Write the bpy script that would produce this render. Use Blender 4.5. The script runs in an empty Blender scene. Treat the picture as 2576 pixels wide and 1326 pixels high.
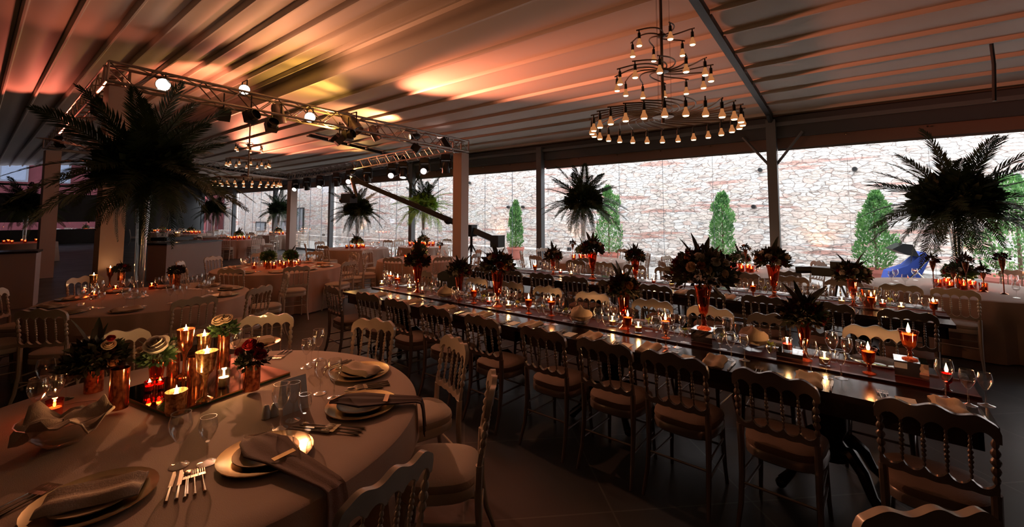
import bpy, math, random
import numpy as np
from mathutils import Vector, Matrix, Euler

# ------------------------------------------------------------------ camera, world, lights, exposure
W, H = 2576, 1326
F, CX, CY, HZ, CAMH = 1100.0, 1288.0, 467.0, 540.0, 1.8
PITCH = math.atan((HZ - CY) / F)
YAW = math.atan(892.0 / math.hypot(F, HZ - CY))
sc = bpy.context.scene
C = sc.collection
cam_d = bpy.data.cameras.new('camera')
cam = bpy.data.objects.new('camera', cam_d)
C.objects.link(cam)
cam.location = (0, 0, CAMH)
cam.rotation_euler = (math.pi / 2 + PITCH, 0, YAW)
cam_d.sensor_width = 36
cam_d.lens = F / W * 36
cam_d.shift_y = -(H / 2 - CY) / W
cam_d.clip_end = 300
sc.camera = cam
sc.view_settings.view_transform = 'Standard'
sc.view_settings.look = 'None'
sc.view_settings.gamma = 1
sc.view_settings.exposure = -0.08
sc.cycles.max_bounces = 8
sc.cycles.diffuse_bounces = 4
sc.cycles.glossy_bounces = 4
sc.cycles.transparent_max_bounces = 24
sc.cycles.caustics_reflective = False
sc.cycles.caustics_refractive = False
sc.cycles.sample_clamp_indirect = 4.0
world = bpy.data.worlds.new('sky')
sc.world = world
world.use_nodes = True
wb = world.node_tree.nodes['Background']
wb.inputs[0].default_value = (0.92, 0.95, 1.0, 1)
wb.inputs[1].default_value = 7.4

def light(kind, name, loc, power, color, parent=None, size=.02, target=None, spot=None, blend=.6):
    d = bpy.data.lights.new(name, kind)
    d.energy = power
    d.color = color
    if kind == 'SPOT':
        d.spot_size = spot
        d.spot_blend = blend
        d.shadow_soft_size = size
    elif kind == 'POINT':
        d.shadow_soft_size = size
    o = bpy.data.objects.new(name, d)
    C.objects.link(o)
    o.location = loc
    if parent: o.parent = parent
    if target is not None:
        o.rotation_euler = (Vector(target) - Vector(loc)).to_track_quat('-Z', 'Y').to_euler()
    return o

# ------------------------------------------------------------------ pixel helper: a pixel and a height or depth give a point of the place
_fw = Vector((-math.sin(YAW) * math.cos(PITCH), math.cos(YAW) * math.cos(PITCH), math.sin(PITCH)))
_rt = Vector((math.cos(YAW), math.sin(YAW), 0))
_up = _rt.cross(_fw)
_c0 = Vector((0, 0, CAMH))
def ray(x, y): return _fw * F + _rt * (x - CX) + _up * (CY - y)
def atz(x, y, z):
    d = ray(x, y); return _c0 + d * ((z - CAMH) / d.z)
def aty(x, y, Y):
    d = ray(x, y); return _c0 + d * (Y / d.y)
def atd(x, y, dist):
    d = ray(x, y); return _c0 + d * (dist / F)

# ------------------------------------------------------------------ materials
def mat(name): 
    m = bpy.data.materials.new(name); m.use_nodes = True
    return m, m.node_tree.nodes, m.node_tree.links
def pbr(name, col, rough=.5, metal=0.0, spec=.5, noise=0, nscale=20, bump=0, bscale=60, col2=None, coat=0, sheen=0, trans=0):
    m, N, L = mat(name)
    b = N['Principled BSDF']
    b.inputs['Base Color'].default_value = (*col, 1)
    b.inputs['Roughness'].default_value = rough
    b.inputs['Metallic'].default_value = metal
    b.inputs['Specular IOR Level'].default_value = spec
    b.inputs['Coat Weight'].default_value = coat
    b.inputs['Sheen Weight'].default_value = sheen
    tc = N.new('ShaderNodeTexCoord')
    if noise or col2:
        n = N.new('ShaderNodeTexNoise'); n.inputs['Scale'].default_value = nscale; n.inputs['Detail'].default_value = 4
        L.new(tc.outputs['Object'], n.inputs['Vector'])
        r = N.new('ShaderNodeValToRGB')
        c2 = col2 or tuple(c * (1 - noise) for c in col)
        r.color_ramp.elements[0].position = .35; r.color_ramp.elements[1].position = .65
        r.color_ramp.elements[0].color = (*c2, 1); r.color_ramp.elements[1].color = (*col, 1)
        L.new(n.outputs['Fac'], r.inputs['Fac']); L.new(r.outputs['Color'], b.inputs['Base Color'])
    if bump:
        n = N.new('ShaderNodeTexNoise'); n.inputs['Scale'].default_value = bscale; n.inputs['Detail'].default_value = 3
        L.new(tc.outputs['Object'], n.inputs['Vector'])
        bp = N.new('ShaderNodeBump'); bp.inputs['Strength'].default_value = bump; bp.inputs['Distance'].default_value = .01
        L.new(n.outputs['Fac'], bp.inputs['Height']); L.new(bp.outputs['Normal'], b.inputs['Normal'])
    return m
def glass(name, tint, refl=1.0, rough=.02, base=.06, glosscol=(1, 1, 1)):
    m, N, L = mat(name)
    N.remove(N['Principled BSDF'])
    t = N.new('ShaderNodeBsdfTransparent'); t.inputs[0].default_value = (*tint, 1)
    g = N.new('ShaderNodeBsdfGlossy'); g.inputs['Roughness'].default_value = rough; g.inputs['Color'].default_value = (*glosscol, 1)
    lw = N.new('ShaderNodeLayerWeight'); lw.inputs['Blend'].default_value = .5
    pw = N.new('ShaderNodeMath'); pw.operation = 'POWER'; pw.inputs[1].default_value = 2.0
    L.new(lw.outputs['Facing'], pw.inputs[0])
    ma = N.new('ShaderNodeMath'); ma.operation = 'MULTIPLY_ADD'
    ma.inputs[1].default_value = refl; ma.inputs[2].default_value = base; ma.use_clamp = True
    L.new(pw.outputs[0], ma.inputs[0])
    mx = N.new('ShaderNodeMixShader')
    L.new(ma.outputs[0], mx.inputs[0]); L.new(t.outputs[0], mx.inputs[1]); L.new(g.outputs[0], mx.inputs[2])
    L.new(mx.outputs[0], N['Material Output'].inputs['Surface'])
    return m
def emit(name, col, s):
    m, N, L = mat(name)
    N.remove(N['Principled BSDF'])
    e = N.new('ShaderNodeEmission'); e.inputs[0].default_value = (*col, 1); e.inputs[1].default_value = s
    L.new(e.outputs[0], N['Material Output'].inputs['Surface'])
    return m
def leafmat(name, col, col2, tl=.25):
    m, N, L = mat(name)
    b = N['Principled BSDF']; b.inputs['Roughness'].default_value = .55
    tc = N.new('ShaderNodeTexCoord'); n = N.new('ShaderNodeTexNoise'); n.inputs['Scale'].default_value = 6
    L.new(tc.outputs['Object'], n.inputs['Vector'])
    r = N.new('ShaderNodeValToRGB'); r.color_ramp.elements[0].position = .4; r.color_ramp.elements[1].position = .6
    r.color_ramp.elements[0].color = (*col2, 1); r.color_ramp.elements[1].color = (*col, 1)
    L.new(n.outputs['Fac'], r.inputs['Fac']); L.new(r.outputs['Color'], b.inputs['Base Color'])
    t = N.new('ShaderNodeBsdfTranslucent'); L.new(r.outputs['Color'], t.inputs['Color'])
    mx = N.new('ShaderNodeMixShader'); mx.inputs[0].default_value = tl
    L.new(b.outputs[0], mx.inputs[1]); L.new(t.outputs[0], mx.inputs[2]); L.new(mx.outputs[0], N['Material Output'].inputs['Surface'])
    return m

M = {}
M['fabric'] = pbr('ceiling_fabric', (.5, .45, .4), .6, spec=.4, bump=.25, bscale=1.2)
M['steel'] = pbr('painted_steel', (.16, .18, .2), .45, .3)
M['darksteel'] = pbr('dark_steel', (.016, .018, .02), .5, .0)
M['beam'] = pbr('eave_beam_paint', (.07, .078, .09), .45)
M['valance'] = pbr('eave_valance', (.22, .14, .11), .7)
M['dark'] = pbr('dark_wall_paint', (.012, .01, .01), .8)
M['dimpane'] = glass('dimmed_window_glass', (.42, .42, .45), refl=.8, base=.02)  # tint added to hold back daylight through the far end window
M['pane'] = glass('window_glass', (.97, .98, .98), refl=1.0, base=.0)
M['white_box'] = pbr('white_laminate', (.32, .24, .23), .5)
M['colwrap'] = pbr('column_wrap', (.5, .36, .3), .6)
M['silver'] = pbr('pewter_chair_paint', (.25, .2, .185), .26, .5)
M['ivory'] = pbr('ivory_chair_paint', (.56, .46, .37), .28, noise=.1, nscale=9, coat=.3)
M['cush'] = pbr('ivory_cushion', (.5, .4, .33), .75, bump=.2, bscale=120)
M['cush_shaded'] = pbr('shaded_ivory_cushion', (.17, .105, .08), .7, bump=.2, bscale=120)  # ivory cushion of the silver chairs, its shade put into the colour
M['cloth'] = pbr('beige_tablecloth', (.46, .31, .24), .75, bump=.25, bscale=260, sheen=.1)
M['napkin'] = pbr('mocha_napkin', (.22, .13, .11), .8, bump=.3, bscale=200)
M['napkin2'] = pbr('sand_napkin', (.62, .45, .33), .8, bump=.3, bscale=200)
M['napdark'] = pbr('dark_napkin', (.06, .025, .025), .8)
M['wood'] = pbr('dark_table_wood', (.03, .014, .01), .2, noise=.5, nscale=6, spec=.6)
M['runner'] = pbr('maroon_runner', (.075, .012, .014), .5)
M['rail'] = pbr('runner_trim', (.12, .045, .035), .3)
M['mirror'] = pbr('mirror_glass', (.8, .82, .82), .03, 1)
M['clear'] = glass('clear_glass', (.97, .97, .97), refl=1.1, base=.13, rough=.11)
M['tumbler'] = glass('cut_glass', (.9, .9, .9), refl=1.2, base=.12, rough=.08)
M['amber'] = glass('amber_glass', (.85, .36, .2), refl=.8, base=.12, glosscol=(1, .55, .4))
M['redglass'] = glass('red_glass', (.8, .06, .05), refl=.6, base=.06)
M['copper'] = pbr('mercury_copper', (.75, .28, .13), .16, .9, col2=(.25, .06, .03), nscale=45)
M['merc'] = pbr('mercury_gold', (.8, .5, .25), .2, .85, col2=(.3, .12, .05), nscale=60)
M['gold'] = pbr('gold_charger', (.75, .6, .35), .22, 1)
M['silverware'] = pbr('silverware', (.55, .46, .38), .2, 1)
M['porcelain'] = pbr('white_porcelain', (.75, .75, .74), .2)
M['card'] = pbr('white_card', (.88, .88, .88), .6)
M['wax'] = pbr('ivory_wax', (.85, .7, .45), .5)
bw = M['wax'].node_tree.nodes['Principled BSDF']
bw.inputs['Subsurface Weight'].default_value = 0.0
M['redwax'] = pbr('red_wax', (.5, .03, .03), .4)
M['flame'] = emit('candle_flame', (1.0, .62, .28), 30)
M['bulb'] = emit('warm_bulb', (1.0, .62, .3), 9)
M['bulbneck'] = emit('glowing_bulb_glass', (1.0, .36, .12), .45)
M['bulbglass'] = glass('bulb_glass', (.95, .8, .7), refl=.8, base=.1)
M['lens'] = emit('spot_lens', (1.0, .88, .72), 30)
M['lenspink'] = emit('pink_lens', (1.0, .7, .65), 14)
M['black'] = pbr('black_plastic', (.012, .012, .013), .4)
M['blackcloth'] = pbr('black_cloth', (.008, .008, .01), .9)
M['alu'] = pbr('truss_aluminium', (.34, .28, .25), .35, .8)
M['palm'] = leafmat('palm_leaf', (.035, .06, .022), (.015, .03, .012))
M['palmlit'] = leafmat('lit_palm_leaf', (.35, .55, .08), (.15, .28, .04), .35)  # brighter copy of the palm leaf, lamp light put into its colour
M['stem'] = pbr('green_stem', (.08, .11, .04), .6)
M['darkleaf'] = leafmat('dark_foliage', (.025, .035, .018), (.03, .012, .012))
M['greenleaf'] = leafmat('green_foliage', (.06, .12, .04), (.03, .07, .02))
M['burg'] = leafmat('burgundy_petal', (.25, .012, .02), (.1, .005, .01), .15)
M['red'] = leafmat('red_petal', (.5, .02, .03), (.25, .01, .015), .15)
M['creamp'] = leafmat('cream_petal', (.82, .68, .52), (.75, .55, .4), .2)
M['whitep'] = leafmat('white_petal', (.85, .8, .74), (.8, .7, .6), .2)
M['peach'] = leafmat('peach_petal', (.75, .38, .2), (.6, .28, .15), .2)
M['orchid'] = leafmat('green_orchid', (.5, .55, .12), (.35, .42, .08), .3)
M['conifer'] = leafmat('conifer_leaf', (.2, .42, .13), (.08, .2, .07), .3)
M['terracotta'] = pbr('terracotta_pot', (.5, .16, .12), .7)
M['bark'] = pbr('bark', (.12, .08, .05), .9)
M['bronze'] = pbr('brushed_chandelier_metal', (.15, .1, .085), .4, .5)
M['blue'] = pbr('blue_fabric', (.02, .06, .35), .6)
M['pink'] = pbr('pink_render', (.16, .035, .04), .9, noise=.15, nscale=2)
M['sash'] = pbr('grey_sash', (.25, .27, .3), .6)
M['winwhite'] = pbr('white_blind', (.3, .36, .45), .8)
M['pave'] = pbr('outdoor_paving', (.4, .38, .36), .8, noise=.3, nscale=3)

def stone_material():
    m, N, L = mat('rubble_stone_wall')
    b = N['Principled BSDF']; b.inputs['Roughness'].default_value = .9
    g = N.new('ShaderNodeNewGeometry')
    nz = N.new('ShaderNodeTexNoise'); nz.inputs['Scale'].default_value = 2.6; nz.inputs['Detail'].default_value = 7; nz.inputs['Roughness'].default_value = .62
    L.new(g.outputs['Position'], nz.inputs['Vector'])
    sub = N.new('ShaderNodeVectorMath'); sub.operation = 'MULTIPLY_ADD'
    sub.inputs[1].default_value = (.5, 0, .2)
    L.new(nz.outputs['Color'], sub.inputs[0]); L.new(g.outputs['Position'], sub.inputs[2])
    mp = N.new('ShaderNodeMapping'); mp.inputs['Scale'].default_value = (3.3, .4, 9.5)
    L.new(sub.outputs[0], mp.inputs['Vector'])
    v = N.new('ShaderNodeTexVoronoi'); v.inputs['Scale'].default_value = 1
    e = N.new('ShaderNodeTexVoronoi'); e.feature = 'DISTANCE_TO_EDGE'; e.inputs['Scale'].default_value = 1
    L.new(mp.outputs[0], v.inputs['Vector']); L.new(mp.outputs[0], e.inputs['Vector'])
    rc = N.new('ShaderNodeValToRGB'); cr = rc.color_ramp
    cols = [(.66, .56, .5), (.74, .68, .63), (.6, .46, .41), (.78, .74, .7), (.64, .62, .61), (.7, .58, .5)]
    cr.elements[0].position = 0; cr.elements[0].color = (*cols[0], 1)
    cr.elements[1].position = 1; cr.elements[1].color = (*cols[-1], 1)
    for i in range(1, 5):
        el = cr.elements.new(i / 5); el.color = (*cols[i], 1)
    sep = N.new('ShaderNodeSeparateColor'); L.new(v.outputs['Color'], sep.inputs[0]); L.new(sep.outputs[0], rc.inputs['Fac'])
    # thin brick courses
    sx = N.new('ShaderNodeSeparateXYZ'); L.new(sub.outputs[0], sx.inputs[0])
    n2 = N.new('ShaderNodeTexNoise'); n2.inputs['Scale'].default_value = 1
    mp2 = N.new('ShaderNodeMapping'); mp2.inputs['Scale'].default_value = (.35, .3, 5); L.new(g.outputs['Position'], mp2.inputs['Vector']); L.new(mp2.outputs[0], n2.inputs['Vector'])
    th = N.new('ShaderNodeMapRange'); th.inputs['From Min'].default_value = .6; th.inputs['From Max'].default_value = .66
    L.new(n2.outputs['Fac'], th.inputs['Value'])
    mb = N.new('ShaderNodeMixRGB'); mb.inputs[2].default_value = (.5, .2, .15, 1)
    mlt = N.new('ShaderNodeMath'); mlt.operation = 'MULTIPLY'; mlt.inputs[1].default_value = .7
    L.new(th.outputs[0], mlt.inputs[0]); L.new(mlt.outputs[0], mb.inputs[0]); L.new(rc.outputs[0], mb.inputs[1])
    # mortar
    rm = N.new('ShaderNodeMapRange'); rm.inputs['From Min'].default_value = .0; rm.inputs['From Max'].default_value = .06
    L.new(e.outputs['Distance'], rm.inputs['Value'])
    mm = N.new('ShaderNodeMixRGB'); mm.inputs[1].default_value = (.42, .34, .31, 1)
    L.new(rm.outputs[0], mm.inputs[0]); L.new(mb.outputs[0], mm.inputs[2])
    fine = N.new('ShaderNodeTexNoise'); fine.inputs['Scale'].default_value = 14; fine.inputs['Detail'].default_value = 5
    L.new(g.outputs['Position'], fine.inputs['Vector'])
    led = N.new('ShaderNodeTexNoise'); led.inputs['Scale'].default_value = 1; led.inputs['Detail'].default_value = 6; led.inputs['Roughness'].default_value = .7
    mp3 = N.new('ShaderNodeMapping'); mp3.inputs['Scale'].default_value = (2.6, 1, 15)
    L.new(g.outputs['Position'], mp3.inputs['Vector']); L.new(mp3.outputs[0], led.inputs['Vector'])
    lm = N.new('ShaderNodeMapRange'); lm.inputs['From Min'].default_value = .36; lm.inputs['From Max'].default_value = .5; lm.inputs['To Min'].default_value = .45
    L.new(led.outputs['Fac'], lm.inputs['Value'])
    fm = N.new('ShaderNodeMapRange'); fm.inputs['To Min'].default_value = .5; fm.inputs['To Max'].default_value = 1.35
    L.new(fine.outputs['Fac'], fm.inputs['Value'])
    mul = N.new('ShaderNodeVectorMath'); mul.operation = 'SCALE'
    m2_ = N.new('ShaderNodeMath'); m2_.operation = 'MULTIPLY'; L.new(fm.outputs[0], m2_.inputs[0]); L.new(lm.outputs[0], m2_.inputs[1])
    L.new(mm.outputs[0], mul.inputs[0]); L.new(m2_.outputs[0], mul.inputs['Scale'])
    L.new(mul.outputs[0], b.inputs['Base Color'])
    bp = N.new('ShaderNodeBump'); bp.inputs['Strength'].default_value = .7; bp.inputs['Distance'].default_value = .06
    ad = N.new('ShaderNodeMath'); ad.operation = 'MULTIPLY_ADD'; ad.inputs[1].default_value = .35
    L.new(fine.outputs['Fac'], ad.inputs[0]); L.new(rm.outputs[0], ad.inputs[2])
    L.new(ad.outputs[0], bp.inputs['Height']); L.new(bp.outputs[0], b.inputs['Normal'])
    return m
M['stone'] = stone_material()

def tile_material():
    m, N, L = mat('dark_stone_tiles')
    b = N['Principled BSDF']
    g = N.new('ShaderNodeNewGeometry')
    mp = N.new('ShaderNodeMapping'); mp.inputs['Rotation'].default_value = (0, 0, .785)
    L.new(g.outputs['Position'], mp.inputs['Vector'])
    br = N.new('ShaderNodeTexBrick'); br.offset = 0; br.inputs['Scale'].default_value = 1
    br.inputs['Brick Width'].default_value = .9; br.inputs['Row Height'].default_value = .9
    br.inputs['Mortar Size'].default_value = .006
    br.inputs['Color1'].default_value = (.055, .05, .05, 1); br.inputs['Color2'].default_value = (.045, .042, .042, 1)
    br.inputs['Mortar'].default_value = (.1, .095, .09, 1)
    L.new(mp.outputs[0], br.inputs['Vector'])
    L.new(br.outputs['Color'], b.inputs['Base Color'])
    n = N.new('ShaderNodeTexNoise'); n.inputs['Scale'].default_value = 1.5; n.inputs['Detail'].default_value = 5
    L.new(g.outputs['Position'], n.inputs['Vector'])
    mr = N.new('ShaderNodeMapRange'); mr.inputs['To Min'].default_value = .28; mr.inputs['To Max'].default_value = .5
    L.new(n.outputs['Fac'], mr.inputs['Value']); L.new(mr.outputs[0], b.inputs['Roughness'])
    return m
M['tiles'] = tile_material()

# ------------------------------------------------------------------ mesh helpers
class MB:
    def __init__(s): s.v = []; s.f = []; s.m = []
    def add(s, v, f, mi=0):
        o = len(s.v); s.v += [tuple(p) for p in v]
        s.f += [tuple(i + o for i in q) for q in f]; s.m += [mi] * len(f)
        return s
    def box(s, lo, hi, mi=0):
        x0, y0, z0 = lo; x1, y1, z1 = hi
        return s.add([(x0, y0, z0), (x1, y0, z0), (x1, y1, z0), (x0, y1, z0), (x0, y0, z1), (x1, y0, z1), (x1, y1, z1), (x0, y1, z1)],
                     [(0, 3, 2, 1), (4, 5, 6, 7), (0, 1, 5, 4), (1, 2, 6, 5), (2, 3, 7, 6), (3, 0, 4, 7)], mi)
    def tube(s, pts, rad, n=8, cap=True, mi=0):
        P = [Vector(p) for p in pts]; k = len(P)
        if not hasattr(rad, '__len__'): rad = [rad] * k
        T = []
        for i in range(k):
            t = P[min(i + 1, k - 1)] - P[max(i - 1, 0)]
            T.append(t.normalized() if t.length > 1e-9 else Vector((0, 0, 1)))
        u = T[0].orthogonal().normalized()
        if abs(T[0].z) > .9: u = (Vector((1, 0, 0)) - T[0] * T[0].x).normalized()
        v = []
        for i in range(k):
            u = (u - T[i] * u.dot(T[i])).normalized(); w = T[i].cross(u)
            for j in range(n):
                a = 2 * math.pi * j / n
                v.append(P[i] + (u * math.cos(a) + w * math.sin(a)) * rad[i])
        f = []
        for i in range(k - 1):
            for j in range(n):
                f.append((i * n + j, i * n + (j + 1) % n, (i + 1) * n + (j + 1) % n, (i + 1) * n + j))
        if cap: f.append(tuple(range(n - 1, -1, -1))); f.append(tuple(range((k - 1) * n, k * n)))
        return s.add(v, f, mi)
    def lathe(s, prof, n=16, c=(0, 0, 0), mi=0, closed=False):
        v = []; k = len(prof)
        for r, z in prof:
            for j in range(n):
                a = 2 * math.pi * j / n
                v.append((c[0] + r * math.cos(a), c[1] + r * math.sin(a), c[2] + z))
        f = []
        for i in range(k if closed else k - 1):
            i2 = (i + 1) % k
            for j in range(n):
                f.append((i * n + j, i * n + (j + 1) % n, i2 * n + (j + 1) % n, i2 * n + j))
        return s.add(v, f, mi)
    def prism(s, outline, a, b, axis='y', mi=0):
        # outline of (u, w) points extruded from a to b along the axis
        n = len(outline)
        def p(u, w, t): return {'y': (u, t, w), 'z': (u, w, t), 'x': (t, u, w)}[axis]
        v = [p(u, w, a) for u, w in outline] + [p(u, w, b) for u, w in outline]
        f = [tuple(range(n)), tuple(range(2 * n - 1, n - 1, -1))]
        for i in range(n): f.append((i, i + n, (i + 1) % n + n, (i + 1) % n))
        return s.add(v, f, mi)
    def ball(s, c, r, n=10, m=6, mi=0):
        if not hasattr(r, '__len__'): r = (r, r, r)
        v = []; f = []
        for i in range(m + 1):
            ph = math.pi * i / m
            for j in range(n):
                a = 2 * math.pi * j / n
                v.append((c[0] + r[0] * math.sin(ph) * math.cos(a), c[1] + r[1] * math.sin(ph) * math.sin(a), c[2] - r[2] * math.cos(ph)))
        for i in range(m):
            for j in range(n): f.append((i * n + j, i * n + (j + 1) % n, (i + 1) * n + (j + 1) % n, (i + 1) * n + j))
        return s.add(v, f, mi)
    def xf(s, mtx):
        s.v = [tuple(mtx @ Vector(p)) for p in s.v]; return s
    def mesh(s, name, mats, smooth=True):
        me = bpy.data.meshes.new(name)
        me.from_pydata(s.v, [], s.f)
        if not isinstance(mats, (list, tuple)): mats = [mats]
        for m in mats: me.materials.append(m)
        if len(mats) > 1: me.polygons.foreach_set('material_index', s.m)
        me.polygons.foreach_set('use_smooth', [smooth] * len(me.polygons))
        me.update()
        if smooth: 
            try: me.set_sharp_from_angle(angle=math.radians(38))
            except Exception: pass
        return me
    def obj(s, name, mats, parent=None, smooth=True):
        o = bpy.data.objects.new(name, s.mesh(name, mats, smooth))
        C.objects.link(o)
        if parent: o.parent = parent
        return o
def empty(name, loc=(0, 0, 0), rz=0):
    o = bpy.data.objects.new(name, None); C.objects.link(o); o.location = loc; o.rotation_euler = (0, 0, rz)
    o.empty_display_size = .1
    return o
def tag(o, label, cat, group=None, kind=None):
    o['label'] = label; o['category'] = cat
    if group: o['group'] = group
    if kind: o['kind'] = kind
    return o
def kids(o): return CH.get(o.name) or list(o.children)
CH = {}
def dup(o, loc=None, rz=None, label=None, group=None, parent=None, scale=None, swap=None):
    c = o.copy(); C.objects.link(c); c.parent = parent
    if parent is not None: c.matrix_parent_inverse = o.matrix_parent_inverse
    if loc is not None: c.location = loc
    if rz is not None: c.rotation_euler = (0, 0, rz)
    if scale is not None: c.scale = (scale,) * 3 if not hasattr(scale, '__len__') else scale
    if label: c['label'] = label
    if group: c['group'] = group
    if swap and c.type == 'MESH' and c.data.name in swap: c.data = swap[c.data.name]
    for ch in o.children: dup(ch, parent=c, swap=swap)
    return c
_first = set()
def place(proto, loc, rz, label, group=None, scale=None):
    if proto.name not in _first:
        _first.add(proto.name)
        proto.location = loc; proto.rotation_euler = (0, 0, rz)
        if scale is not None: proto.scale = (scale,) * 3 if not hasattr(scale, '__len__') else scale
        proto['label'] = label
        if group: proto['group'] = group
        return proto
    return dup(proto, loc, rz, label, group, scale=scale)
def struct(o): o['kind'] = 'structure'; return o
R = random.Random(7)
ORD = ['first', 'second', 'third', 'fourth', 'fifth', 'sixth', 'seventh', 'eighth', 'ninth', 'tenth', 'eleventh', 'twelfth', 'thirteenth', 'fourteenth', 'fifteenth', 'sixteenth']
PI = math.pi

# ================================================================== THE SETTING
XL, XR, YB, YG = -38.5, 6.0, -6.5, 10.82
FOLD = 4.41
def roof_r(y): return 5.02 - .1 * y
def roof_l(y): return 4.53 + .1 * y
struct(MB().box((XL - .5, YB, -.2), (XR, YG + .1, 0)).obj('floor', M['tiles'], smooth=False))
struct(MB().box((-60, YG + .1, -.22), (25, 24, -.04)).obj('ground_courtyard', M['pave'], smooth=False))

def ceiling_profile():
    pts = []
    def bay(y0, y1, zf, n=8, sag=.035):
        sag = .03 if y0 < FOLD else .012
        for i in range(n + 1):
            t = i / n; y = y0 + (y1 - y0) * t
            pts.append((y, zf(y) - sag * math.sin(PI * t)))
        # pouch
    def run(ys, zf):
        for k in range(len(ys) - 1):
            y0, y1 = ys[k], ys[k + 1]; w = .035
            bay(y0 + (w if k else 0), y1 - w, zf)
            z = zf(y1)
            q = 1.25 if y0 < FOLD - .3 else .75
            for dy, dz in ((-.03, -.05), (-.012, -.075), (.012, -.075), (.03, -.05)):
                pts.append((y1 + dy, z + dz * q))
    ys = [YB] + [.31 - .49 * k for k in range(13, -1, -1)] + [.31 + .49 * k for k in range(1, 9)]
    run(ys, roof_l)
    pts.append((FOLD - .02, roof_l(FOLD) - .02)); 
    for k in range(1, 7): pts.append((FOLD + .03 * math.sin(k), roof_l(FOLD) + (roof_r(FOLD) - .03 - roof_l(FOLD)) * k / 6))
    pts.append((FOLD + .05, roof_r(FOLD) - .02))
    y = 4.55; ys = [FOLD + .06, 5.18]
    while ys[-1] < 10.2: ys.append(ys[-1] + .675)
    run(ys, roof_r)
    pts.append((YG - .02, roof_r(YG) - .04))
    return pts
prof = ceiling_profile()
m = MB(); xs = np.linspace(XL, XR, 60)
for x in xs:
    for (y, z) in prof: m.v.append((float(x), y, z))
n = len(prof)
for i in range(len(xs) - 1):
    for j in range(n - 1):
        m.f.append((i * n + j, i * n + j + 1, (i + 1) * n + j + 1, (i + 1) * n + j)); m.m.append(0)
struct(m.obj('ceiling', M['fabric']))
struct(MB().box((XL - .6, YB - .2, 5.3), (XR + .2, YG + .3, 5.4)).obj('ceiling_roof', M['dark'], smooth=False))
struct(MB().box((XL - .6, YG + .02, 3.8), (XR + .2, YG + .3, 5.3)).obj('wall_fascia', M['dark'], smooth=False))
struct(MB().box((XL, YB - .2, 0), (XR, YB, 5.3)).obj('wall_back', M['dark'], smooth=False))
struct(MB().box((XR, YB, 0), (XR + .2, YG + .3, 5.3)).obj('wall_right', M['dark'], smooth=False))
# eave
struct(MB().box((XL, YG - .16, 3.42), (XR, YG + .02, 3.86)).obj('trim_1', M['beam'], smooth=False))
struct(MB().box((XL, YG - .06, 3.2), (XR, YG + .04, 3.42)).obj('trim_2', M['valance'], smooth=False))
struct(MB().box((XL, YG - .22, 3.66), (XR, YG - .14, 3.74)).obj('trim_3', M['steel'], smooth=False))
struct(MB().box((XL, YG - .06, 0), (XR, YG + .06, .05)).obj('trim_4', M['steel'], smooth=False))
# string of tiny glass hooks along the eave
COLX = [4.5, -1.5, -7.5, -13.5, -19.5, -25.5, -31.5, -37.5]
for i in range(len(COLX) - 1):
    xa, xb = COLX[i + 1] + .08, COLX[i] - .08
    xb = min(xb, XR)
    fr = MB()
    fr.box((xa, YG - .02, .05), (xb, YG + .02, .1)); fr.box((xa, YG - .02, 3.16), (xb, YG + .02, 3.22))
    k = 5; w = (xb - xa) / k
    w1 = struct(fr.obj('window_%d' % (i + 1), M['steel'], smooth=False))
    for j in range(k):
        p = MB().box((xa + j * w + .002, YG - .006, .1), (xa + (j + 1) * w - .002, YG + .006, 3.16)).obj('pane', M['pane'], w1, smooth=False)
    for j in range(1, k):
        MB().box((xa + j * w - .002, YG - .009, .1), (xa + j * w + .002, YG + .009, 3.16)).obj('pane_joint', M['winwhite'], w1, smooth=False)
    lw = MB()
    for j in range(1, k): lw.ball((xa + j * w, YG - .1, 3.38), .018, 6, 4)
    lw.obj('hanger_roller', M['silverware'], w1)
for i, x in enumerate(COLX):
    c = MB().box((x - .09, YG - .3, 0), (x + .09, YG - .12, 3.8))
    c.box((x - .12, YG - .33, 0), (x + .12, YG - .09, .03))
    o = c.obj('steel_column', M['steel'], smooth=False)
    if x in (-1.5, -13.5, -25.5, -37.5):
        b = MB()
        for s in (-1, 1):
            b.tube([(x + s * .07, YG - .2, 2.85), (x + s * .55, YG - .2, 3.5)], .03, 6)
        b.obj('brace', M['steel'], o)
    pos = {4.5: 'beyond the right picture edge', -1.5: 'with two braces, right of the spiral chandelier', -7.5: 'plain, behind the palm vase in the middle',
           -13.5: 'with two braces, behind the bright green palm ball', -19.5: 'plain, just right of the far white stage column', -25.5: 'beside the hanging lamps, left of the far stage column',
           -31.5: 'second from the far end of the glass wall', -37.5: 'at the far end corner of the glass wall'}[x]
    tag(o, 'grey steel column of the glass wall ' + pos, 'column', 'steel columns along the glass wall')
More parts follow.
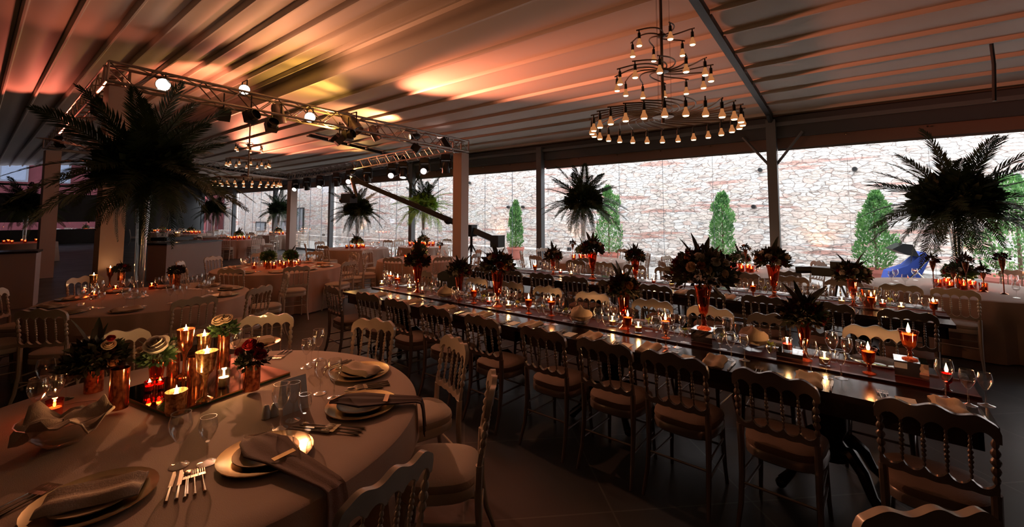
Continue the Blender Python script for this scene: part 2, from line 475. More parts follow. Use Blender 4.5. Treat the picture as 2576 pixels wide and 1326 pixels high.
# rafters under the fabric
def rafter(x, nm, ystart=4.5):
    b = MB()
    y = YG - .15
    def seg(y0, y1, zf, dz0, dz1):
        b.add([(x - .05, y0, zf(y0) - dz1), (x + .05, y0, zf(y0) - dz1), (x + .05, y1, zf(y1) - dz1), (x - .05, y1, zf(y1) - dz1),
               (x - .05, y0, zf(y0) - dz0), (x + .05, y0, zf(y0) - dz0), (x + .05, y1, zf(y1) - dz0), (x - .05, y1, zf(y1) - dz0)],
              [(0, 3, 2, 1), (4, 5, 6, 7), (0, 1, 5, 4), (1, 2, 6, 5), (2, 3, 7, 6), (3, 0, 4, 7)])
    ys = [q for q in [10.58, 9.905, 9.23, 8.555, 7.88, 7.205, 6.53, 5.855, 5.18, 4.5] if q >= ystart]
    for a in range(len(ys) - 1): seg(ys[a + 1] + .04, ys[a] - .04, roof_r, .03, .11)
    seg(ystart, 10.66, roof_r, .1, .13)
    b.tube([(x, 10.3, roof_r(10.3) - .1), (x, 10.62, roof_r(10.62) - .22), (x, 10.68, 3.6)], .055, 6)
    return struct(b.obj(nm, M['darksteel'], smooth=False))
for i, x in enumerate((-1.5, -13.5, -25.5)): rafter(x, 'trim_%d' % (5 + i), 4.5 if i == 0 else 6.5)
# gable end: dark posts, glass, pink building outside
g = MB()
g.box((XL - .1, YB, 0), (XL, YG, .9)); g.box((XL - .1, YB, 1.35), (XL, YG, 3.05)); g.box((XL - .1, YB, 3.5), (XL, YG, 3.62))
for y in np.arange(YB, YG + .1, 2.4): g.box((XL - .1, y - .06, 0), (XL, y + .06, 5.2))
g.box((XL - .12, 5.5, 0), (XL + .02, YG, 4.6))
struct(g.obj('wall_left', M['darksteel'], smooth=False))
struct(MB().box((XL - .06, YB, .9), (XL - .04, 5.5, 5.1)).obj('window_9', M['dimpane'], smooth=False))

# stone wall outside
struct(MB().box((-60, 16, -.1), (25, 16.6, 6.4)).obj('wall_stone', M['stone'], smooth=False))
struct(MB().box((-60, 15.2, -.1), (25, 15.9, .32)).obj('trim_8', M['stone'], smooth=False))
for k, (px, py) in enumerate([(1183, 460), (1281, 521), (1318, 521), (1897, 520), (1913, 428), (2150, 426), (1090, 470)]):
    p = aty(px, py, 16.0)
    o = MB().lathe([(0, 0), (.05, 0), (.07, .02), (.07, .1), (.055, .14), (0, .14)], 10).xf(Matrix.Rotation(PI / 2, 4, 'X')).obj('drainage_hole', M['black'])  # dark lump standing in for a drainage hole
    o.location = (p.x, 15.99, p.z)
    tag(o, 'small dark round drainage hole in the stone wall, ' + ORD[[1183, 1281, 1318, 1897, 1913, 2150, 1090].index(px)] + ' of those dotted along it', 'drainage hole', 'dark drainage holes in the stone wall')
# pink building beyond the far end
pb = MB().box((-56, -14, 0), (-50, 16, 11)).obj('pink_building', M['pink'], smooth=False)
tag(pb, 'pink rendered building seen through the far left end of the hall', 'building')
for wy in (-9, -5, -1, 1.9, 4.2, 7.4, 11):
    for wz in (4.3,):
        w_ = MB().box((-50.02, wy - .75, wz), (-49.9, wy + .75, wz + 1.9)).obj('building_window', M['sash'], pb, smooth=False)
        MB().box((-49.92, wy - .62, wz + .12), (-49.86, wy + .62, wz + 1.78)).obj('window_blind', M['winwhite'], w_, smooth=False)
# doors in the stone wall
def outdoor(px0, px1, ptop, name, lab):
    a = aty(px0, ptop, 15.98); b = aty(px1, ptop, 15.98)
    t = empty(name, ((a.x + b.x) / 2, 15.98, 0))
    w = abs(b.x - a.x) / 2; h = a.z
    MB().box((-w, -.05, 0), (w, .02, h)).obj('door_leaf', M['sash'], t, smooth=False)
    MB().box((-w - .08, -.08, 0), (-w, .02, h + .08)).box((w, -.08, 0), (w + .08, .02, h + .08)).box((-w, -.08, h), (w, .02, h + .08)).box((-.03, -.07, 0), (.03, .02, h)).obj('door_frame', M['darksteel'], t, smooth=False)
    tag(t, lab, 'door')
outdoor(694, 724, 558, 'garden_door', 'grey double door in the stone wall left of the far white column')
outdoor(750, 764, 525, 'garden_door', 'narrow dark door in the stone wall right of the far white column')
outdoor(646, 668, 560, 'garden_door', 'pale grey door in the stone wall behind the far candlelit tables')
# uplights at the foot of the stone wall
for px, col, pw in [(2060, (1, .6, .3), 50), (2450, (1, .5, .25), 60), (1240, (1, .6, .35), 60), (812, (1, .62, .3), 110), (892, (1, .62, .3), 110), (660, (1, .6, .3), 130), (1430, (1, .6, .3), 40)]:
    p = aty(px, 600, 15.5)
    u = MB().lathe([(0, 0), (.09, 0), (.1, .1), (.08, .14), (0, .12)], 12).obj('ground_uplight', M['black'])
    u.location = (p.x, 15.55, .32)
    tag(u, 'small black uplight washing the stone wall, ' + ORD[[2060, 2450, 1240, 812, 892, 660, 1430].index(px)] + ' in the row of ground lights', 'uplight', 'ground uplights below the stone wall')
    light('SPOT', 'uplight_lamp', (0, 0, .16), pw, col, u, .04, (0, .35, 1.6), 1.5, .8)

# ================================================================== PLANTS OUTSIDE
def conifer(name, x, y, h, w, seed, label, potw=.35, z0=.0):
    r = random.Random(seed)
    t = empty(name, (x, y, z0 - .04))
    MB().lathe([(0, 0), (potw * .75, 0), (potw, .42), (potw * 1.08, .42), (potw * 1.08, .5), (potw * .9, .5), (potw * .85, .44), (0, .44)], 16).obj('pot', M['terracotta'], t)
    MB().tube([(0, 0, .4), (0, 0, h * .9)], [.04, .01], 6).obj('trunk', M['bark'], t)
    m = MB()
    lob = [(r.uniform(-.16, .16) * w, r.uniform(-.16, .16) * w, .3 + .7 * i / 6, r.uniform(.75, 1.1)) for i in range(7)]
    for i in range(3600):
        u = r.random() ** .8; z = .5 + (h - .5) * u
        lx, ly, lz, ls = lob[min(6, int(u * 7))]
        rad = w * (1 - u) ** .45 * min(1, .55 + u * 3) * ls * (r.random() ** .35)
        a = r.uniform(0, 2 * PI); p = Vector((lx + rad * math.cos(a), ly + rad * math.sin(a), z + r.uniform(-.05, .05)))
        d = Vector((math.cos(a) * .5 + r.uniform(-.4, .4), math.sin(a) * .5 + r.uniform(-.4, .4), r.uniform(.4, 1.1))).normalized() * r.uniform(.05, .11)
        s = d.cross(Vector((r.uniform(-1, 1), r.uniform(-1, 1), r.uniform(-1, 1)))).normalized() * r.uniform(.012, .028)
        m.add([p, p + d * .5 + s, p + d, p + d * .5 - s], [(0, 1, 2, 3)])
    m.obj('foliage', M['conifer'], t, smooth=False)
    tag(t, label, 'tree', 'potted conifers along the stone wall')
for (px, top, w, sd, lab) in [(1297, 505, .4, 1, 'slender potted conifer outside, left of the middle steel column'),
                          (1530, 468, .55, 2, 'potted conifer outside, half hidden behind the middle palm arrangement'),
                          (1815, 484, .46, 3, 'bright green potted conifer outside, just left of the braced column'),
                          (2195, 482, .5, 4, 'green potted conifer outside, right of the braced column beside the stroller'),
                          (2550, 440, .8, 5, 'broad dark potted conifer outside at the right edge behind the palm')]:
    p = aty(px, top, 14.2)
    conifer('potted_conifer', p.x, 14.2, p.z, w, sd, lab, potw=.34 if px < 2500 else .6)
# stroller
def stroller():
    p = atz(2290, 700, .1); p = aty(2290, 700, 12.8)
    t = empty('baby_stroller', (p.x, 12.8, -.04), .3)
    m = MB()
    seat = [(-.45, .45), (-.3, .42), (.1, .5), (.3, .95), (.2, 1.05), (-.1, .75), (-.4, .62)]
    m.prism(seat, -.18, .18).obj('seat', M['blue'], t, smooth=False)
    f = MB()
    for s in (-.22, .22):
        f.tube([(-.45, s, .1), (0, s, .6), (.3, s, 1.0), (.42, s, 1.12), (.5, s, 1.08)], .014, 6)
        f.tube([(.45, s, .1), (.05, s, .62)], .014, 6)
    f.tube([(.5, -.22, 1.08), (.5, .22, 1.08)], .014, 6)
    f.obj('frame', M['silverware'], t)
    MB().prism([(.1, .95), (.0, 1.2), (-.15, 1.22), (-.35, 1.1), (-.1, .98)], -.2, .2).obj('canopy', M['black'], t)
    for sx in (-.45, .45):
        for s in (-.24, .24):
            MB().lathe([(.07, -.02), (.1, -.02), (.1, .02), (.07, .02)], 14, closed=True).xf(Matrix.Translation((sx, s, .1)) @ Matrix.Rotation(PI / 2, 4, 'X')).obj('wheel', M['black'], t)
    tag(t, 'folded-back blue and black baby stroller outside beside a conifer', 'stroller')
stroller()

# ================================================================== STAGE TRUSS AND ITS COLUMNS
TR = {'a': atz(300, 190, 3.96), 'b': atz(1160, 368, 3.73), 'c': atz(737, 445, 3.6), 'd': None}
_d = ray(134, 362); TR['d'] = _c0 + _d * ((3.86 - CAMH) / _d.z)
def truss(p, q, label, side=.3, cut=(.0, .0)):
    p = Vector(p); q = Vector(q); dd_ = (q - p).normalized(); p = p + dd_ * cut[0]; q = q - dd_ * cut[1]; L_ = (q - p).length
    t = empty('lighting_truss', p)
    ux = (q - p).normalized(); uy = Vector((0, 0, 1)).cross(ux).normalized(); uz = ux.cross(uy)
    def P(a, b, c): return ux * a + uy * b + uz * c
    h = side / 2
    for b, c in ((-h, -h), (h, -h), (h, h), (-h, h)):
        MB().tube([P(0, b, c), P(L_, b, c)], .024, 8).obj('chord', M['alu'], t)
    m = MB(); n = int(L_ / .3); s = L_ / n
    for i in range(n):
        x0, x1 = i * s, (i + 1) * s
        fl = i % 2
        for (b0, c0, b1, c1) in ((-h, -h, -h, h), (h, -h, h, h), (-h, -h, h, -h), (-h, h, h, h)):
            if fl: m.tube([P(x0, b0, c0), P(x1, b1, c1)], .011, 5)
            else: m.tube([P(x0, b1, c1), P(x1, b0, c0)], .011, 5)
    for x0 in (0, L_):
        for (b0, c0, b1, c1) in ((-h, -h, -h, h), (h, -h, h, h), (-h, -h, h, -h), (-h, h, h, h)): m.tube([P(x0, b0, c0), P(x0, b1, c1)], .018, 5)
    m.obj('lattice', M['alu'], t)
    tag(t, label, 'truss', 'stage lighting trusses')
    return t
truss(TR['a'], TR['b'], 'aluminium lattice truss crossing the front of the stage above the palms', cut=(-.15, -.15))
truss(TR['b'], TR['c'], 'aluminium lattice truss along the glass wall carrying moving heads', cut=(.17, -.15))
truss(TR['d'], TR['c'], 'aluminium lattice truss at the far side of the stage behind the hanging lamps', cut=(-.15, .17))
truss(TR['d'], TR['a'], 'aluminium lattice truss on the left side of the stage', cut=(.17, .17))
for k, lab, w in (('a', 'boxed pale column behind the tall palm vase at left', .14), ('b', 'boxed pale column in the middle, lit orange on its left face', .155),
               ('c', 'far boxed column lit orange, left of the camera crane', .16), ('d', 'boxed column at the far left half hidden behind dark palms', .16)):
    p = TR[k]
    col = MB().box((-w, -w, 0), (w, w, p.z - .21)).obj('boxed_column', M['colwrap'], smooth=False)
    col.location = (p.x, p.y, 0)
    col.rotation_euler = (0, 0, .08)
    tag(col, lab, 'column', 'boxed columns of the stage truss')

# ---- stage lamps
def moving_head(p, label, lit=None, tilt=.4, s=1.0, rz=0):
    t = empty('moving_head_light', p, rz); t.scale = (s,) * 3
    MB().box((-.13, -.09, -.16), (.13, .09, -.02)).tube([(0, 0, -.02), (0, 0, .06)], .02, 6).obj('base', M['black'], t)
    MB().box((-.17, -.05, -.42), (-.13, .05, -.15)).box((.13, -.05, -.42), (.17, .05, -.15)).box((-.17, -.05, -.19), (.17, .05, -.15)).obj('yoke', M['black'], t)
    Rm = Matrix.Translation((0, 0, -.38)) @ Matrix.Rotation(tilt, 4, 'X')
    MB().lathe([(0, .16), (.08, .16), (.12, .1), (.13, 0), (.11, -.1), (.12, -.18), (.105, -.18), (.1, -.16), (0, -.16)], 14).xf(Rm).obj('head', M['black'], t)
    MB().lathe([(0, -.165), (.09, -.165), (.0, -.172)], 14).xf(Rm).obj('lens', lit or M['mirror'], t)
    return tag(t, label, 'stage light', 'moving heads hung on the truss')
def on_truss(px, py, k0, k1):
    a, b = TR[k0], TR[k1]; best = None
    for i in range(201):
        p = a.lerp(b, i / 200)
        d = p - _c0; x = CX + F * d.dot(_rt) / d.dot(_fw)
        if best is None or abs(x - px) < best[0]: best = (abs(x - px), p)
    return best[1]
hang = Vector((0, 0, -.15))
for i, (px, lit, tl, lab) in enumerate([(745, 'lens', -.9, 'black moving head above the far orange column, lens lit'), (773, None, .3, 'small dark moving head, second from the far end'),
                            (806, 'lens', -.6, 'black moving head with small lit lens, third from the far end'), (848, None, .2, 'dark moving head left of the crane tip'),
                            (880, 'lenspink', -1.1, 'moving head with bright round lens directly above the crane tip'), (925, None, .5, 'dark moving head with reddish side just right of the crane tip'),
                            (988, 'lenspink', -1.2, 'moving head with bright white lens between two dark ones'), (1015, 'lens', -.3, 'dark moving head pointing down above the braced column'),
                            (1068, 'lenspink', -1.2, 'red-rimmed moving head with bright white lens near the middle column'), (1122, None, .15, 'large dark moving head hanging next to the middle boxed column')]):
    p = on_truss(px, 0, 'b', 'c')
    moving_head(p + hang, lab, M[lit] if lit else None, tl, 1.0, rz=YAW)
def par_can(p, label, lit=None, aim=(0, -1, -.5), s=1.0, beam=None):
    t = empty('par_can', p); t.scale = (s,) * 3
    q = Vector(aim).to_track_quat('-Z', 'Y').to_matrix().to_4x4()
    body = MB().lathe([(0, .16), (.06, .16), (.085, .1), (.085, -.14), (.078, -.14), (.075, -.1), (0, -.1)], 14).xf(q)
    body.obj('body', M['alu'] if not lit else M['black'], t)
    MB().lathe([(0, -.105), (.072, -.105), (0, -.112)], 14).xf(q).obj('lens', lit or M['mirror'], t)
    MB().tube([(-.1, 0, 0), (-.1, 0, .14), (.1, 0, .14), (.1, 0, 0)], .01, 6).obj('bracket', M['black'], t)
    if beam:
        tgt, pw, cone = beam; dv = (Vector(tgt) - Vector(p)).normalized()
        light('SPOT', 'spot_lamp', dv * .2, pw, (1.0, .42, .21), t, .05, dv * 5, cone, .8)
    return tag(t, label, 'stage light', 'spotlights clamped on the front truss')
def toward(p): return (_c0 - Vector(p))
t_ = empty('spot_on_table', on_truss(880, 0, 'b', 'c') + Vector((0, .05, -.2)))
MB().lathe([(0, .1), (.07, .1), (.08, -.1), (.06, -.1), (.055, 0)], 12).obj('housing', M['black'], t_)
light('SPOT', 'spot_lamp', (0, 0, -.12), 420, (1, .6, .2), t_, .05, (.6, -.7, -2.9), 1.25, .8)
tag(t_, 'small black downlight washing yellow light on the table left of the crane', 'stage light')
fl = []
for (px, dz, lit, aim, lab, s) in [(408, .0, 'lens', 'cam', 'bright spotlight shining through the palm fronds at the truss corner', 1.25),
                                (614, .22, 'lens', 'cam', 'glaring spotlight standing on top of the front truss', 1.15),
                                (700, -.12, None, (0, .3, -1), 'grey can lamp hanging straight down from the front truss', 1.3),
                                (778, -.05, 'lens', 'cam', 'black spotlight with lit lens right of the grey can', 1.3),
                                (884, .0, None, (.5, .2, -.6), 'black knobbly fixture tilted sideways on the front truss', 1.7),
                                (944, -.12, None, (.3, .5, -1), 'grey can lamp tilted down near the middle of the front truss', 1.2),
                                (1042, .0, 'bulb', (-.2, -1, -.2), 'small amber-lit lamp inside the front truss', .9),
                                (1120, .02, 'lenspink', (-.3, -.5, 1), 'pink-lit can aimed up at the ceiling beside the middle column', 1.1)]:
    p = on_truss(px, 0, 'a', 'b') + Vector((0, 0, dz))
    par_can(p, lab, M[lit] if lit else None, toward(p) if aim == 'cam' else aim, s, {614: ((-1.7, 1.7, .7), 620, .55), 778: ((-1.9, 4.3, .8), 130, .8)}.get(px))
# cables drooping along the right truss
cb = MB(); P0, P1 = TR['b'], TR['c']
pts = [P0.lerp(P1, i / 60) + Vector((0, .21, -.1 - .07 * abs(math.sin(i * .9)) - .05 * math.sin(i * .37))) for i in range(61)]
cb.tube(pts, .012, 5)
tag(cb.obj('power_cable', M['black']), 'black cable looping below the truss between the moving heads', 'cable')
# uplights: spot lamps on the trusses washing the fabric, the later ones added fill
def wash(frm, to, power, col, ang, lab):
    t = empty('wash_light', frm)
    MB().tube([(0, 0, 0), (0, 0, .4)], .012, 6).obj('hanging_rod', M['black'], t)
    q = (Vector(to) - Vector(frm)).to_track_quat('-Z', 'Y').to_matrix().to_4x4()
    MB().box((-.1, -.1, -.05), (.1, .1, .08)).lathe([(.1, -.05), (.1, -.14), (.09, -.14), (.09, -.05)], 12).xf(q).obj('housing', M['black'], t, smooth=False)
    light('SPOT', 'wash_lamp', (Vector(to) - Vector(frm)).normalized() * .2, power, col, t, .14, (Vector(to) - Vector(frm)) * 3, ang, 1.0)
    tag(t, lab, 'stage light', 'wash lights aimed at the fabric ceiling')
A = TR['a']; B = TR['b']; Cc = TR['c']; D = TR['d']
WASH = [
    (A.lerp(B, .52) + Vector((.1, 0, -.3)), (-5.3, 6.2, 4.42), 4600, (1.0, .27, .14), .8, 'small black wash light on the front truss aimed at the big orange glow'),
    (A.lerp(B, .8) + Vector((-.1, 0, -.28)), (-10.0, 6.3, 4.4), 1500, (1.0, .38, .15), 1.15, 'small black wash light on the front truss under the yellow-orange glow'),
    (A.lerp(B, .2) + Vector((-.1, 0, -.3)), (-11.3, 2.9, 4.78), 1000, (1.0, .26, .13), 1.0, 'small black wash light at the left end of the front truss'),
    (Cc.lerp(D, .3) + Vector((.1, 0, -.3)), (-14.6, 6.7, 4.35), 3800, (1.0, .25, .13), .9, 'small black wash light on the far truss below the far pink glow'),
    (D.lerp(A, .35) + Vector((0, -.1, -.35)), (-13.5, .3, 4.6), 260, (1.0, .2, .12), 1.7, 'small black wash light on the left truss aimed at the dim stripes'),
    (D.lerp(A, .9) + Vector((0, -.1, -.35)), (-7.0, .9, 4.6), 60, (1.0, .24, .12), 2.3, 'small black wash light on the left truss near its front corner'),
    (A.lerp(B, .3) + Vector((.15, 0, -.4)), (-6.6, 3.4, 4.8), 150, (1.0, .4, .16), 2.6, 'added fill light tinting the fabric above the foreground'),  # wide fill added to warm the left ceiling
    (A.lerp(B, .25) + Vector((.15, 0, -.3)), (-5.6, 4.4, 4.75), 330, (1.0, .36, .18), 1.5, 'added fill light on the front truss aimed at the ceiling fold'),  # lamp added to brighten the dark ceiling fold
    (A.lerp(B, .5) + Vector((0, 0, -.42)), (-9.4, 3.6, 4.8), 330, (1.0, .5, .1), 2.5, 'added fill light giving the olive yellow tint mid ceiling'),  # wide fill added for the olive tone of the fabric
    (B.lerp(Cc, .5) + Vector((0, -.1, -.3)), (-13, 7.2, 4.3), 150, (1.0, .5, .14), 2.2, 'added fill light on the glass-side truss giving an amber tint'),  # wide amber fill added along the glass side
]
for w_ in WASH: wash(Vector(w_[0]), *w_[1:])

# ================================================================== CHANDELIERS
def chandelier():
    t = empty('spiral_chandelier')
    # z = 0 is the hub of the lowest, widest tier
    MB().tube([(0, 0, -.09), (0, 0, 1.75)], [.02, .02], 10).obj('pole', M['bronze'], t)
    w = MB()
    for a in (.4, 2.5, 4.6): w.tube([(.1 * math.cos(a), .1 * math.sin(a), 0), (.1 * math.cos(a), .1 * math.sin(a), 1.75)], .002, 4)
    w.obj('suspension_wire', M['bronze'], t)
    MB().lathe([(0, 1.72), (.07, 1.72), (.09, 1.76), (0, 1.76)], 14).obj('ceiling_rose', M['bronze'], t)
    sock = MB().lathe([(0, 0), (.007, 0), (.007, -.03), (.016, -.032), (.018, -.085), (.014, -.09), (0, -.09)], 10).mesh('socket', M['darksteel'])
    glob = MB().lathe([(.012, -.088), (.016, -.1), (.018, -.115), (.031, -.14), (.035, -.152), (.03, -.165)], 10).mesh('bulb_neck', M['bulbneck'])
    face = MB().lathe([(.0305, -.163), (.024, -.171), (0, -.174)], 10).mesh('bulb_face', M['bulb'])
    for z, n, r, r0, ph in ((0, 26, .88, .13, 0), (.53, 12, .56, .08, .3), (.95, 6, .37, .05, .1)):
        MB().lathe([(0, -.03), (r0, -.018), (r0, .012), (0, .02)], 20, (0, 0, z)).obj('hub', M['bronze'], t)
        for k in range(n):
            a0 = ph + 2 * PI * k / n
            pts = []
            for i in range(13):
                u = i / 12
                rr = r0 * .8 + (r - r0 * .8) * u ** .85
                aa = a0 + 1.15 * (1 - u) ** 1.3
                pts.append((rr * math.cos(aa), rr * math.sin(aa), z + .02 * math.sin(PI * u)))
            e = Vector(pts[-1]); dd = (e - Vector(pts[-2])).normalized()
            pts.append(tuple(e + dd * .035))
            arm = MB().tube(pts, .0085, 6).obj('arm', M['bronze'], t)
            for me in (sock, glob, face):
                o = bpy.data.objects.new(me.name, me); C.objects.link(o); o.parent = arm; o.location = e; o.scale = (1.12,) * 3
    return tag(t, 'large three-tier spiral chandelier of small hanging lamps, nearest the camera', 'chandelier')
ch = chandelier()
cp = atd(1668, 291, 5.05)
ch.location = cp
ch.scale = (.92, .92, 1)
light('POINT', 'chandelier_glow', (0, 0, -.25), 2, (1, .6, .35), ch, .4)
c2 = atd(624, 450, 12.0)
dup(ch, c2, .5, 'distant three-tier spiral chandelier seen under the stage truss')

# ================================================================== CHAIRS
def bead_profile(L_, r, beads, neck=.55):
    out = []; n = beads * 6
    for i in range(n + 1):
        u = i / n; b = abs(math.sin(PI * u * beads))
        env = .75 + .55 * math.sin(PI * u) ** 2
        out.append((r * (neck + (1 - neck) * b) * env, u * L_))
    return out
def chair(paint, cush, name='banquet_chair'):
    t = empty(name)
    zs = .45; hw = .205; yb = -.2
    # seat
    def rounded(w, d, k=28, p=3.2, front=1.0):
        out = []
        for i in range(k):
            a = 2 * PI * i / k; c, s = math.cos(a), math.sin(a)
            x = w * abs(c) ** (2 / p) * (1 if c > 0 else -1); y = d * abs(s) ** (2 / p) * (1 if s > 0 else -1)
            x *= 1 + .07 * (y / d)
            out.append((x, y))
        return out
    fr = MB(); ring = rounded(.205, .2); k = len(ring); v = []; f = []
    for z, s in ((zs - .055, .94), (zs - .045, 1.0), (zs - .012, 1.0), (zs, .97)):
        v += [(x * s, y * s, z) for x, y in ring]
    for i in range(3):
        for j in range(k): f.append((i * k + j, i * k + (j + 1) % k, (i + 1) * k + (j + 1) % k, (i + 1) * k + j))
    f.append(tuple(range(k - 1, -1, -1))); f.append(tuple(range(3 * k, 4 * k)))
    fr.add(v, f).obj('seat_frame', paint, t)
    cu = MB(); v = []; f = []
    lv = ((zs - .002, .96), (zs + .02, 1.0), (zs + .04, .98), (zs + .052, .88), (zs + .058, .6), (zs + .06, .25))
    for z, s in lv: v += [(x * s, y * s, z) for x, y in ring]
    for i in range(len(lv) - 1):
        for j in range(k): f.append((i * k + j, i * k + (j + 1) % k, (i + 1) * k + (j + 1) % k, (i + 1) * k + j))
    f.append(tuple(range((len(lv) - 1) * k, len(lv) * k)))
    cu.add(v, f).obj('seat', cush, t)
    # legs
    lg = lambda sx: MB().tube([(sx * .17, .16, zs - .05), (sx * .172, .165, .3), (sx * .178, .175, .12), (sx * .185, .19, .0)], [.019, .016, .013, .011], 8)
    for sx in (-1, 1): lg(sx).obj('front_leg', paint, t)
    for sx in (-1, 1):
        MB().tube([(sx * .19, yb - .005, .58), (sx * .188, yb, .45), (sx * .187, yb - .005, .3), (sx * .19, yb - .03, .15), (sx * .2, yb - .085, 0)], [.019, .019, .017, .015, .011], 8).obj('rear_leg', paint, t)
    st = MB()
    for z in (.2, .3):
        for sx in (-1, 1): st.tube([(sx * .176, .17, z), (sx * .188, yb - .012, z)], .0075, 6)
    st.tube([(-.175, .168, .25), (.175, .168, .25)], .0075, 6); st.tube([(-.188, yb - .012, .25), (.188, yb - .012, .25)], .0075, 6)
    st.obj('stretcher', paint, t)
    # back: leans slightly
    def lean(z): return yb - .005 - (z - .58) * .16
    def curve(x): return -.018 * (1 - (x / .2) ** 2)
    z0, z1 = .60, .845
    xs = [-.19, -.115, -.04, .04, .115, .19]
    xs = [-.192, -.115, -.0385, .0385, .115, .192]
    for i, x in enumerate(xs):
        outer = i in (0, 5)
        m = MB(); pr = bead_profile(1, .0145 if outer else .0085, 7 if outer else 9, .5)
        if outer: zb, zt = .58, .87
        else: zb, zt = .625, .83
        pts = [(x, lean(zb + (zt - zb) * u) + curve(x), zb + (zt - zb) * u) for _, u in pr]
        m.tube(pts, [q for q, _ in pr], 8)
        m.obj('post' if outer else 'spindle', paint, t)
    # lower rail, scalloped
    def rail(top, bot, th, nm):
        k = len(top); v = []
        for side in (-1, 1):
            for (x, z) in top + bot[::-1]: v.append((x, lean(z) + curve(x) + side * th, z))
        n = 2 * k; f = []
        for i in range(k - 1):
            a, b, c, d = i, i + 1, n - 2 - i, n - 1 - i
            f.append((a, d, c, b)); f.append((a + n, b + n, c + n, d + n))
        for i in range(n): f.append((i, (i + 1) % n, (i + 1) % n + n, i + n))
        MB().add(v, f).obj(nm, paint, t)
    K = 50
    X = [-.2 + .4 * i / K for i in range(K + 1)]
    def gap(x):  # 0 at a spindle, 1 mid gap
        for a, b in zip(xs[:-1], xs[1:]):
            if a <= x <= b: return math.sin(PI * (x - a) / (b - a))
        return 0
    rail([(x, .638 - .04 * gap(x) ** .55) for x in X], [(x, .575 - .006 * gap(x)) for x in X], .011, 'lower_rail')
    X = [-.213 + .426 * i / K for i in range(K + 1)]
    def crest(x):
        u = abs(x) / .213
        z = .925 - .028 * u ** 2
        z += .011 * math.cos(u * 3 * PI)
        if u > .93: z -= .03 * ((u - .93) / .07) ** 2
        return z
    rail([(x, crest(x)) for x in X], [(x, .812 + (.042 * gap(x) ** .5)) for x in X], .0135, 'top_rail')
    return tag(t, 'chair', 'chair')
CH_S = chair(M['silver'], M['cush_shaded'])
CH_I = chair(M['ivory'], M['cush'])

# ================================================================== TABLE THINGS (prototypes)
def wineglass(h=.2, rb=.042, stem=.09, foot=.036, name='wine_glass', n=14):
    t = empty(name)
    MB().lathe([(0, 0), (foot, 0), (foot, .002), (foot * .5, .006), (.006, .012)], n).obj('foot', M['clear'], t)
    MB().tube([(0, 0, .01), (0, 0, stem)], [.0045, .0035], 6).obj('stem', M['clear'], t)
    pr = []
    for i in range(9):
        u = i / 8
        r = rb * math.sin(min(1, .12 + u * 1.15) * PI / 2) ** .8 * (1 - .22 * max(0, u - .55) / .45)
        pr.append((r, stem + (h - stem) * u))
    rt_, zt_ = pr[-1]
    MB().lathe([(0, stem)] + pr + [(rt_ + .0012, zt_ + .0012), (rt_ - .0012, zt_ + .0012), (rt_ - .0014, zt_ - .001)], n).obj('bowl', M['clear'], t)
    return tag(t, 'glass', 'glass')
def simple_glass(h=.18, rb=.04, stem=.08, n=8, name='wine_glass'):
    pr = [(0, 0), (.035, 0), (.035, .003), (.004, .01), (.004, stem), (rb * .7, stem + .02), (rb, stem + .05), (rb * .82, h)]
    o = MB().lathe(pr, n).obj(name, M['clear'])
    return tag(o, 'glass', 'glass')
G_BIG = wineglass(.215, .046, .095)
G_RED = wineglass(.19, .038, .09)
G_WAT = wineglass(.175, .034, .085)
G_LOW = simple_glass()

def flame_mesh(s=1.0):
    return MB().lathe([(0, 0), (.0045 * s, .005 * s), (.0065 * s, .012 * s), (.005 * s, .022 * s), (.002 * s, .034 * s), (0, .042 * s)], 8).mesh('flame', M['flame'])
FL = flame_mesh(1.0); FLB = flame_mesh(1.35)
def add_flame(t, z, s=1, lamp=None):
    o = bpy.data.objects.new('flame', FLB if s > 1 else FL); C.objects.link(o); o.parent = t; o.location = (0, 0, z)
    if lamp:
        light('POINT', 'candle_light', (0, 0, z + .035), lamp * 2.0, (1.0, .5, .18), t, .012)
def goblet(lamp, name='candle_goblet', gm=None, wax=None, h=.15):
    t = empty(name); s = h / .15
    MB().lathe([(0, 0), (.034 * s, 0), (.034 * s, .004), (.012, .012), (.008, .03 * s), (.012, .038 * s), (.008, .048 * s), (.014, .055 * s)], 14).obj('foot', gm or M['amber'], t)
    MB().lathe([(.012, .055 * s), (.028 * s, .07 * s), (.034 * s, .1 * s), (.038 * s, .13 * s), (.046 * s, .15 * s), (.044 * s, .15 * s), (.034 * s, .125 * s), (.03 * s, .1 * s), (.02 * s, .07 * s)], 14).obj('cup', gm or M['amber'], t)
    MB().lathe([(0, .06 * s), (.028 * s, .075 * s), (.033 * s, .13 * s), (0, .132 * s)], 12).obj('candle', wax or M['wax'], t)
    add_flame(t, .134 * s, 2, lamp)
    return tag(t, 'candle', 'candle')
def votive(lamp, wax=None, gm=None, name='votive_candle', h=.085, r=.036, n=14):
    t = empty(name)
    MB().lathe([(0, 0), (r * .92, 0), (r, h), (r * .95, h), (r * .87, .008), (0, .008)], n).obj('holder', gm or M['tumbler'], t)
    MB().lathe([(0, .008), (r * .8, .008), (r * .82, h * .55), (0, h * .56)], n).obj('candle', wax or M['wax'], t)
    add_flame(t, h * .57, 1, lamp)
    return tag(t, 'candle', 'candle')
GOB = goblet(.9)
GOB_T2 = goblet(.8)
VOT = votive(.7); VOT_R = votive(.5, M['redwax']); VOT_A = None
VOT_FAR = votive(.8, None, M['amber'], n=8)
VOT_DIM = votive(None, None, M['amber'], n=8)

